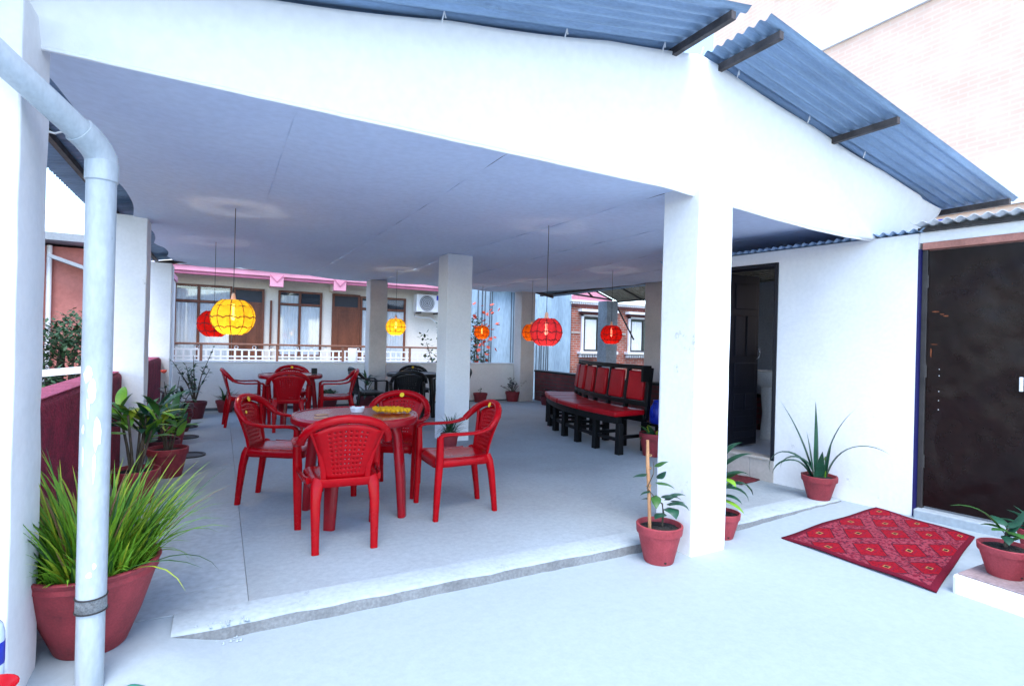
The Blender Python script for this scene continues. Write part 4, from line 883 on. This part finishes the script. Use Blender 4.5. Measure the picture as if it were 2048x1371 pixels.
# --- row of pots along the red parapet
for (bx, by, hz, nst, lb) in ((-.55, 5.0, .12, 6, 'red pot with tall broad yellow-green leaves, nearest of the row along the red parapet'), (-.40, 5.85, 0, 5, 'red pot with broad green leaves, second of the row along the red parapet')):
  e = pot(bx, by, 0, .165, .115, .26, 'pot_red', 'broadleaf_plant', lb, 'pots along the red parapet')
  for s_ in range(nst):
      a = local_az(e, rv(0, 6.28)); tip = (.16*math.cos(a)*rv(.3, 1), .16*math.sin(a)*rv(.3, 1), rv(.42, .66)+hz)
      MB().tube([(0.02*math.cos(a), .02*math.sin(a), .2), (tip[0]*.5, tip[1]*.5, tip[2]*.6), tip], [.013, .010, .008], 7).build('stem', 'stem', e, smooth=60)
      for k in range(8):
          leaf(e, random.choices(['leaf', 'leaf_lime', 'leaf_yellow', 'leaf_deep'], [5, 3, 1, 3])[0], (tip[0], tip[1], tip[2]-.02*k), rv(0, 6.28), rv(.16, .28), rv(.055, .085), R(rv(15, 75)), R(rv(30, 90)), shape=.75)
leaf(e, 'leaf_yellow', (.0, 0, .60), local_az(e, 3.4), .10, .09, R(80), R(30), shape=.9)
e = pot(-.50, 6.55, 0, .16, .11, .22, 'pot_dark', 'croton_plant', 'dark pot with maroon and green leaves under the second white pillar', 'pots along the red parapet')
for k in range(46): leaf(e, random.choice(['leaf_maroon', 'leaf_deep', 'leaf_maroon', 'leaf']), (rv(-.1, .1), rv(-.1, .1), rv(.25, .55)), rv(0, 6.28), rv(.12, .22), rv(.03, .05), R(rv(0, 75)), R(rv(20, 80)), shape=.8)
for k in range(5): MB().tube([(0, 0, .15), (rv(-.05, .05), rv(-.05, .05), .35), (rv(-.1, .1), rv(-.1, .1), .55)], .006, 5).build('stem', 'stem', e)
e = pot(-.48, 7.45, 0, .15, .11, .24, 'pot_red', 'rose_plant', 'red pot of thorny rose with a single red bloom by the parapet', 'pots along the red parapet')
for k in range(7):
    a = rv(0, 6.28); q = rv(.05, .2); z1 = rv(.5, .86); p2 = (q*math.cos(a), q*math.sin(a), z1)
    MB().tube([(0, 0, .18), (p2[0]*.4, p2[1]*.4, z1*.6), p2], [.007, .005, .003], 6).build('stem', 'stem', e)
    for j in range(14): leaf(e, random.choice(['leaf_deep', 'leaf', 'leaf_maroon']), tuple(Vector((p2[0]*.4, p2[1]*.4, z1*.6)).lerp(Vector(p2), rv(-.3, 1))), rv(0, 6.28), rv(.05, .09), rv(.03, .045), R(rv(-10, 50)), R(rv(10, 60)), shape=.85, nseg=4)
MB().lathe([(.0, -.02), (.02, -.012), (.034, .01), (.030, .02), (.02, .012), (.012, .022), (0, .018)], 12).build('bloom', 'petal', e, smooth=60, loc=(.07, -.06, .86))
e = pot(-.46, 8.5, 0, .16, .11, .25, 'pot_dark', 'croton_plant', 'dark pot with drooping dark green leaves, third along the red parapet', 'pots along the red parapet')
for k in range(40): leaf(e, random.choice(['leaf_deep', 'leaf_maroon', 'leaf']), (rv(-.1, .1), rv(-.1, .1), rv(.22, .5)), rv(0, 6.28), rv(.14, .26), rv(.035, .06), R(rv(0, 70)), R(rv(40, 110)), shape=.8)
e = pot(-.33, 9.75, 0, .17, .12, .26, 'pot_dark', 'shrub_plant', 'tall thin-branched shrub in a dark pot at far end of the red parapet', 'pots along the red parapet')
def twigs(e, n, h0, h1, spread, mats, per, ls, lw, r0=.008):
    for k in range(n):
        a = rv(0, 6.28); q = spread*rv(.3, 1); z1 = rv(h0+.35*(h1-h0), h1); mid = Vector((q*.35*math.cos(a), q*.35*math.sin(a), h0+(z1-h0)*.5)); tip = Vector((q*math.cos(a), q*math.sin(a), z1))
        MB().tube([(0, 0, h0), mid, tip], [r0, r0*.7, r0*.35], 6).build('stem', 'stem', e)
        for j in range(per): leaf(e, random.choice(mats), tuple(mid.lerp(tip, rv(0, 1.05))), rv(0, 6.28), ls*rv(.7, 1.2), lw*rv(.8, 1.2), R(rv(-10, 60)), R(rv(10, 70)), shape=.85, nseg=3)
twigs(e, 10, .22, 1.12, .36, ['leaf', 'leaf_deep', 'leaf_far'], 14, .075, .04, .011)
# rubber trays beside the pots
for x, y, r_, lb in ((-.27, 6.75, .16, 'flat black tray on the floor beside the parapet pots, nearest of three'), (-.36, 7.95, .15, 'flat black tray on the floor beside the parapet pots, middle of three'), (-.40, 8.85, .15, 'flat black tray on the floor beside the parapet pots, farthest of three')):
    tag(MB().lathe([(0, .003), (r_*.8, .003), (r_*.85, .012), (r_, .014), (r_, .0), (0, .0)], 30).build('pot_tray', 'steel_dark', smooth=40, loc=(x, y, .0005)), lb, 'tray', 'black trays by the parapet pots')
tag(MB().lathe([(.0, .0), (.045, .0), (.045, .16), (.042, .16), (.042, .01), (0, .008)], 20).build('cut_bottle', 'green_plastic', smooth=40, loc=(-.60, 5.05, .0)), 'cut green plastic bottle standing by the red parapet', 'bottle')
# --- pots along the back parapet
GB = 'pots along the back parapet'
e = pot(.10, 10.42, 0, .15, .105, .20, 'pot_red', 'spiky_plant', 'small red pot with spiky leaves left of the far red table', GB)
for k in range(22): leaf(e, random.choice(['leaf', 'leaf_deep']), (rv(-.03, .03), rv(-.03, .03), .17), rv(0, 6.28), rv(.2, .34), .03, R(rv(35, 85)), R(rv(5, 60)), shape=3)
e = pot(.82, 10.40, 0, .14, .10, .20, 'pot_red', 'strap_plant', 'pot with two upright strap leaves behind the far red table', GB)
for k in range(6): leaf(e, 'leaf_deep', (rv(-.03, .03), rv(-.03, .03), .17), local_az(e, (3.2, 3.0, 2.7, .2, 3.4, 1.0)[k]), (.62, .50, .40, .35, .3, .25)[k], .045, R((80, 66, 50, 60, 40, 45)[k]), R(30), shape=3)
e = pot(1.78, 10.38, 0, .16, .12, .22, 'pot_dark', 'bushy_plant', 'low bushy green plant behind the right red chair', GB)
for k in range(34): leaf(e, random.choice(['leaf', 'leaf_deep', 'leaf_far']), (rv(-.08, .08), rv(-.08, .08), rv(.18, .3)), rv(0, 6.28), rv(.10, .18), .07, R(rv(10, 75)), R(rv(20, 80)), shape=.8)
e = pot(2.36, 9.98, 0, .17, .12, .25, 'pot_dark', 'palm_plant', 'dark palm-like plant between the black chair and the back pillar', GB)
for k in range(26): leaf(e, random.choice(['leaf_deep', 'leaf_deep', 'leaf']), (rv(-.03, .03), rv(-.03, .03), rv(.24, .60)), rv(0, 6.28), rv(.25, .42), .042, R(rv(5, 70)), R(rv(20, 90)), shape=3)
MB().tube([(0, 0, .2), (.01, .01, .62)], .014, 7).build('stem', 'stem', e)
e = pot(4.86, 10.42, 0, .15, .11, .22, 'pot_red', 'seedling_plant', 'red pot with a bare twig right of the central pillar', GB); twigs(e, 3, .18, .36, .06, ['leaf_deep'], 3, .05, .03, .004)
e = pot(5.62, 10.40, 0, .155, .115, .24, 'pot_red', 'twiggy_plant', 'red pot with dark crooked twigs near the right end of the white parapet', GB); twigs(e, 9, .2, .62, .30, ['leaf_maroon', 'leaf_deep'], 8, .07, .04, .008)
e = pot(5.98, 9.55, 0, .15, .11, .20, 'pot_dark', 'drooping_plant', 'dark pot with low drooping leaves at the far end of the bench', GB)
for k in range(20): leaf(e, random.choice(['leaf_deep', 'leaf_maroon']), (0, 0, .2), rv(0, 6.28), rv(.2, .36), .035, R(rv(30, 80)), R(rv(50, 130)), shape=3)
# --- spider plant behind the right chair
e = pot(2.50, 6.22, 0, .11, .085, .17, 'pot_red', 'spider_plant', 'spider plant with thin arching leaves at foot of the central pillar')
for k in range(90): leaf(e, random.choice(['leaf', 'leaf_deep', 'leaf_deep', 'leaf_far']), (rv(-.04, .04), rv(-.04, .04), .15), rv(0, 6.28), rv(.18, .36), .013, R(rv(30, 88)), R(rv(30, 120)), shape=3, name='blade')
tag(MB().lathe([(0, .003), (.11, .003), (.12, .02), (.135, .022), (.135, .0), (0, .0)], 30).build('black_tray', 'steel_dark', smooth=40, loc=(2.05, 5.85, .0005)), 'flat black tray on the floor left of the spider plant', 'tray')
# --- pot by the bench with blue jug
e = pot(4.47, 4.78, 0, .17, .12, .29, 'pot_red', 'jug_pot', 'red pot with leafy plant standing at near end of the bench')
for k in range(16): leaf(e, random.choice(['leaf', 'leaf_deep', 'leaf_yellow']), (rv(-.06, .06), rv(-.06, .06), .25), rv(0, 6.28), rv(.12, .24), .06, R(rv(20, 75)), R(rv(30, 100)), shape=.8)
st = empty('low_stool', (4.72, 4.98, 0), R(10), 'low black stool behind the bench end', 'stool')
MB().box(-.12, .12, -.12, .12, .33, .36).build('seat', 'black_wood', st, bevel=.004)
for x in (-.1, .1):
    for y in (-.1, .1): MB().box(x-.015, x+.015, y-.015, y+.015, 0, .329).build('leg', 'black_wood', st)
jg = empty('blue_jug', (4.70, 4.97, .361), R(200), 'blue plastic jug with handle at near end of the bench', 'jug')
MB().lathe([(0, 0), (.085, 0), (.10, .02), (.105, .14), (.09, .20), (.06, .24), (.058, .27), (.066, .28), (.05, .275), (.045, .22)], 26).build('body', 'blue_plastic', jg, smooth=45)
MB().tube([(.06, 0, .25), (.12, 0, .25), (.145, 0, .19), (.135, 0, .11), (.10, 0, .08)], .012, 8).build('handle', 'blue_plastic', jg, smooth=60)
# --- pot with cane stake in front of the big pillar
e = pot(2.47, 2.575, -.06, .142, .092, .235, 'pot_pink', 'staked_vine', 'pink terracotta pot with vine tied to a cane stake before the big pillar', hole=True); e.rotation_euler = (0, 0, 0)
MB().sweep([(-.075, .005, .19), (-.085, .01, .45), (-.10, .012, .62), (-.105, .012, .765)], [(.011, .011), (.012, .012), (.012, .012), (.009, .010)], 8).build('cane_stake', 'cane', e, smooth=50)
for z in (.47, .58, .66): MB().tube([(-.088+.016*math.cos(k), .011+.016*math.sin(k), z+.002*k) for k in range(8)], .003, 5).build('cane_tie', 'leaf_brown', e)
MB().tube([(.02, .0, .19), (.03, .0, .30), (.01, -.01, .36), (-.05, -.015, .40), (-.11, .0, .47), (-.08, -.02, .56), (-.06, .0, .63)], [.008, .006, .005, .004, .004, .003, .002], 6).build('vine_stem', 'stem', e, smooth=60)
A0 = -YAW  # world azimuth of the camera's right
for (x, z, az, ln, w, e0, dr) in ((-.06, .60, .1, .085, .06, 40, 60), (-.115, .56, 2.9, .08, .065, 0, 50), (-.05, .50, -.2, .11, .06, 10, 70), (-.03, .52, .5, .07, .05, 45, 40), (.0, .40, .2, .13, .06, 20, 80), (.03, .38, .0, .13, .065, 45, 90), (.05, .35, -.4, .14, .075, 35, 120), (.0, .38, 2.6, .11, .05, 15, 60), (.06, .33, -1.3, .11, .08, 20, 120), (.03, .30, -2.4, .09, .06, 10, 60), (-.04, .42, -1.8, .10, .05, -10, 60), (.08, .37, .1, .09, .04, 5, 40), (-.09, .45, 3.3, .06, .03, 0, 60)):
    leaf(e, random.choice(['leaf_deep', 'leaf_deep', 'leaf']), (x, -.005, z), az+A0, ln*1.2, w*1.25, R(e0), R(dr), shape=.62)
# --- pot right of the big pillar
e = pot(3.19, 2.70, court_z(3.19, 2.7), .118, .075, .18, 'pot_pink', 'glossy_plant', 'pink pot of glossy green leaves half hidden by the big pillar', hole=True); e.rotation_euler = (0, 0, 0)
MB().tube([(-.03, 0, .15), (-.035, 0, .33), (-.04, 0, .5)], [.012, .009, .006], 7).build('stem', 'stem', e, smooth=60)
for (z, az, ln, w, e0, dr) in ((.52, .1, .17, .065, 65, 80), (.46, .0, .21, .07, 50, 70), (.40, -.1, .19, .05, 35, 90), (.36, .3, .20, .05, 40, 70), (.33, -.3, .20, .075, 20, 120), (.31, .2, .24, .06, 40, 120), (.28, -.5, .14, .07, 20, 100), (.48, 2.2, .18, .06, 50, 60), (.44, -2.2, .16, .06, 40, 90), (.26, -.8, .16, .05, 0, 60), (.38, -1.3, .15, .06, 30, 90), (.30, .05, .26, .06, 48, 150)):
    leaf(e, random.choice(['leaf', 'leaf', 'leaf_lime', 'leaf_deep']), (-.035, 0, z*1.08), az+A0, ln*1.25, w*1.2, R(e0), R(dr), shape=.8)
# --- clivia by the white wall
e = pot(4.53, 2.84, floor_z(4.6, 2.8), .138, .088, .20, 'pot_red', 'strap_leaf_plant', 'red scalloped pot with long arching strap leaves against the white wall', scallop=True); e.rotation_euler = (0, 0, 0)
for (az, ln, w, e0, dr, o) in ((-1.30, .64, .040, 86, 42, .03), (-1.35, .62, .046, 78, 120, .05), (1.6, .62, .056, 90, 6, -.02), (2.0, .38, .05, 84, 10, -.04), (1.95, .66, .044, 74, 22, -.03), (2.2, .42, .06, 84, 190, -.04), (1.9, .58, .052, 74, 200, -.05), (2.6, .46, .052, 66, 160, -.05), (-1.7, .30, .036, 84, 15, .04), (-2.4, .26, .05, 78, 30, 0)):
    leaf(e, 'leaf_deep', (o*math.cos(A0), o*math.sin(A0), .17), az, ln*1.06, w*1.35, R(e0), R(dr), shape=3, fold=.3, nseg=12)
MB().lathe([(.004, .16), (.008, .20), (.006, .32), (.012, .34), (.004, .36)], 8).build('flower_stalk', 'leaf_lime', e, smooth=60, loc=(.05*math.cos(A0), .05*math.sin(A0), 0))
# --- pots on the plinth
e = pot(3.845, 1.345, .078, .124, .08, .165, 'pot_pink', 'plinth_plant', 'pink pot with one long pale leaf standing on the white plinth', hole=True); e.rotation_euler = (0, 0, 0)
MB().tube([(0, 0, .13), (.0, .0, .22), (.02, .0, .27)], [.010, .008, .006], 7).build('stem', 'stem', e, smooth=60)
for (z, az, ln, w, e0, dr) in ((.22, 2.95, .34, .045, 58, 85), (.25, 2.6, .12, .055, 30, 70), (.26, .3, .13, .055, 30, 60), (.27, 1.5, .12, .06, 35, 60), (.24, -1.2, .13, .06, 15, 80), (.22, -2.2, .12, .055, 10, 60), (.20, .15, .26, .045, 55, 20), (.22, -.5, .12, .05, 20, 90), (.25, -2.9, .11, .06, 20, 50), (.18, .1, .20, .03, 25, 30)):
    leaf(e, random.choice(['leaf_deep', 'leaf']), (.0, 0, z), az+A0, ln, w, R(e0), R(dr), shape=.75)
e = pot(4.36, 1.36, .078, .11, .08, .17, 'pot_pink', 'edge_plant', 'pink pot cut off by the right picture edge behind the plinth pot')
for k in range(9): leaf(e, 'leaf_deep', (0, 0, .15), rv(0, 6.28), rv(.14, .22), .06, R(rv(30, 75)), R(rv(40, 90)), shape=.8)

# ---- bougainvillea beyond the back parapet, tree at left
bg_ = empty('flowering_shrub', (5.2, 12.0, -3), 0, 'leafy climbing shrub with coral pink flowers beyond the back parapet', 'shrub')
mb = MB(); mf = MB()
for k in range(16):
    x0 = rv(-.9, .7); h = rv(3.6, 5.35); p2 = (x0+rv(-.3, .3), rv(-.3, .3), h)
    MB().tube([(x0*.3, 0, 0), (x0*.7, rv(-.1, .1), h*.6), p2], [.02, .014, .006], 6).build('stem', 'stem', bg_)
    for j in range(170):
        t = rv(.45, 1.05); c_ = Vector((x0*.7, 0, h*.6)).lerp(Vector(p2), max(0, (t-.5)*2)) if t > .5 else Vector((x0*.3, 0, 0)).lerp(Vector((x0*.7, 0, h*.6)), t*2)
        leaf_mb((c_.x+rv(-.1, .1), c_.y+rv(-.1, .1), c_.z+rv(-.1, .1)), rv(0, 6.28), rv(.06, .13), .06, R(rv(-30, 60)), R(rv(0, 60)), shape=.85, nseg=3, mb=mb)
mb.build('foliage', 'leaf_far', bg_, smooth=50)['kind'] = 'stuff'
fb = None
for k in range(46):
    p = (rv(-.05, .75), rv(-.5, .1), rv(3.7, 5.2)); s_ = rv(.6, 1.0)
    if fb is None:
        m2 = MB()
        for q in range(5): leaf_mb((0, 0, 0), q*1.257, .075, .06, R(35), R(40), shape=.7, nseg=3, mb=m2)
        fb = m2.build('flower', 'petal', bg_, smooth=50, loc=p)
    else: share(fb, bg_, p, (rv(-1, 1), rv(-1, 1), rv(0, 6)), (s_, s_, s_))
def tree(x, y, z, h, cr_, nleaf, mat, label):
    e = empty('garden_tree', (x, y, z), 0, label, 'tree', 'trees beyond the red parapet')
    MB().tube([(0, 0, 0), (.05, .05, h*.35), (-.02, .04, h*.6), (.05, 0, h*.85)], [.13, .10, .07, .03], 9).build('trunk', 'stem', e, smooth=60)
    cs = []
    for k in range(13):
        a = rv(0, 6.28); q = cr_*rv(.2, .85); c_ = Vector((q*math.cos(a), q*math.sin(a), h*rv(.45, 1.0))); cs.append((c_, cr_*rv(.28, .5)))
        MB().tube([(0, .03, h*rv(.3, .6)), c_*.6+Vector((0, 0, h*.2)), c_], [.04, .025, .008], 6).build('limb', 'stem', e, smooth=60)
    mb = MB()
    for k in range(nleaf):
        c_, q = random.choice(cs); d = Vector((rv(-1, 1), rv(-1, 1), rv(-1, 1))); d = d.normalized()*q*rv(.3, 1)**.6
        leaf_mb(c_+d, rv(0, 6.28), rv(.07, .14), .055, R(rv(-40, 60)), R(rv(0, 60)), shape=.85, nseg=2, mb=mb)
    mb.build('crown', mat, e, smooth=50)['kind'] = 'stuff'
tree(-2.35, 11.4, -3, 4.9, .95, 4200, 'leaf_far', 'green leafy tree in front of the salmon pink house')
tree(-2.5, 9.6, -3, 3.75, .7, 2600, 'leaf_far', 'low dark bush just outside the red parapet')

# ================================================================ SMALL THINGS
# rug
mb = MB(); co = [(3.53, 1.53), (4.66, 1.80), (4.70, 2.47), (3.52, 2.47)]; nu, nv = 40, 30
def rf(u, v):
    x = (co[0][0]*(1-u)+co[1][0]*u)*(1-v)+(co[3][0]*(1-u)+co[2][0]*u)*v; y = (co[0][1]*(1-u)+co[1][1]*u)*(1-v)+(co[3][1]*(1-u)+co[2][1]*u)*v
    return (x-4.1, y-2.06, court_z(x, y)+.012+.005*math.sin(x*9+y*4)+.004*math.sin(y*13+x*3))
mb.grid(rf, nu, nv); rg = mb.build('rug', 'rug_weave', smooth=60, solid=.010, loc=(4.1, 2.06, 0))
uv = rg.data.uv_layers.new(name='UVMap')
for lp_ in rg.data.loops: i = lp_.vertex_index; uv.data[lp_.index].uv = ((i % (nu+1)/nu*2-1)*RUG_X, (i//(nu+1)/nv*2-1)*RUG_Y)
tag(rg, 'red patterned woven rug with lozenges lying in front of the iron door', 'rug')
dm = MB().grid(lambda u, v: (-.16+.32*u, -.26+.52*v, .004+.004*math.sin(u*7)+.003*math.sin(v*11)), 12, 16).build('doormat', 'mat_red', smooth=60, solid=.008, loc=(4.40, 3.70, floor_z(4.4, 3.7)+.004)); dm.rotation_euler = (0, 0, RA); tag(dm, 'small dark red mat below the washroom door sill', 'doormat')
# ledge, bottle and litter at lower left
tag(MB().box(-1.0, -.585, 2.14, 2.365, -.3, .17).build('pillar_ledge', 'white_wall', bevel=.015), 'white ledge at the foot of the left front pillar', 'ledge')
bt = empty('water_bottle', (-.625, 2.30, .171), 0, 'clear water bottle with blue cap and blue label at lower left corner', 'bottle')
MB().lathe([(0, 0), (.032, 0), (.036, .01), (.036, .05), (.034, .055), (.036, .06), (.036, .15), (.03, .18), (.014, .205), (.014, .215)], 20).build('body', 'bottle_pet', bt, smooth=45)
MB().lathe([(.0365, .055), (.0368, .056), (.0368, .125), (.0365, .126)], 20).build('label_band', 'blue_plastic', bt, smooth=45)
MB().lathe([(.016, .212), (.017, .214), (.017, .234), (.015, .236), (0, .236)], 18).build('cap', 'blue_plastic', bt, smooth=40)
tag(MB().lathe([(0, 0), (.05, 0), (.075, .035), (.072, .036), (.048, .006), (0, .005)], 22).build('red_bowl', 'red_plastic', smooth=45, loc=(-.60, 2.19, .171)), 'red plastic bowl at the lower left corner', 'bowl')
tag(MB().grid(lambda u, v: (.14*u, .09*v, .012*math.sin(u*7)*math.sin(v*5)+.014), 12, 8).build('green_wrapper', 'green_plastic', smooth=60, solid=.002, loc=(-.36, 2.36, -.045)), 'crumpled green wrapper on the ground right of the drainpipe', 'wrapper')
tag(MB().grid(lambda u, v: (.12*u, .07*v, .015*math.sin(u*6+1)*math.sin(v*6)+.016), 12, 8).build('white_rag', 'white_paint', smooth=60, solid=.003, loc=(-.55, 2.40, -.035)), 'crumpled white rag at foot of the big grass pot', 'rag')
# crumbled plaster where the step runs out
mb = MB()
for k in range(45):
    x = rv(-.05, .12)+.03*rv(-1, 1); y = 2.72+rv(-.04, .05); s_ = rv(.003, .011); z = -.058 if y < KY-.015 else .003
    b = [(x+s_*rv(.6, 1.2)*math.cos(q*1.257), y+s_*rv(.6, 1.2)*math.sin(q*1.257), z) for q in range(5)]
    mb.add(b+[(x, y, z+s_*.8)], [(q, (q+1) % 5, 5) for q in range(5)])
tag(mb.build('plaster_crumbs', 'courtyard'), 'white plaster crumbs at left end of the step', 'rubble', kind='stuff')
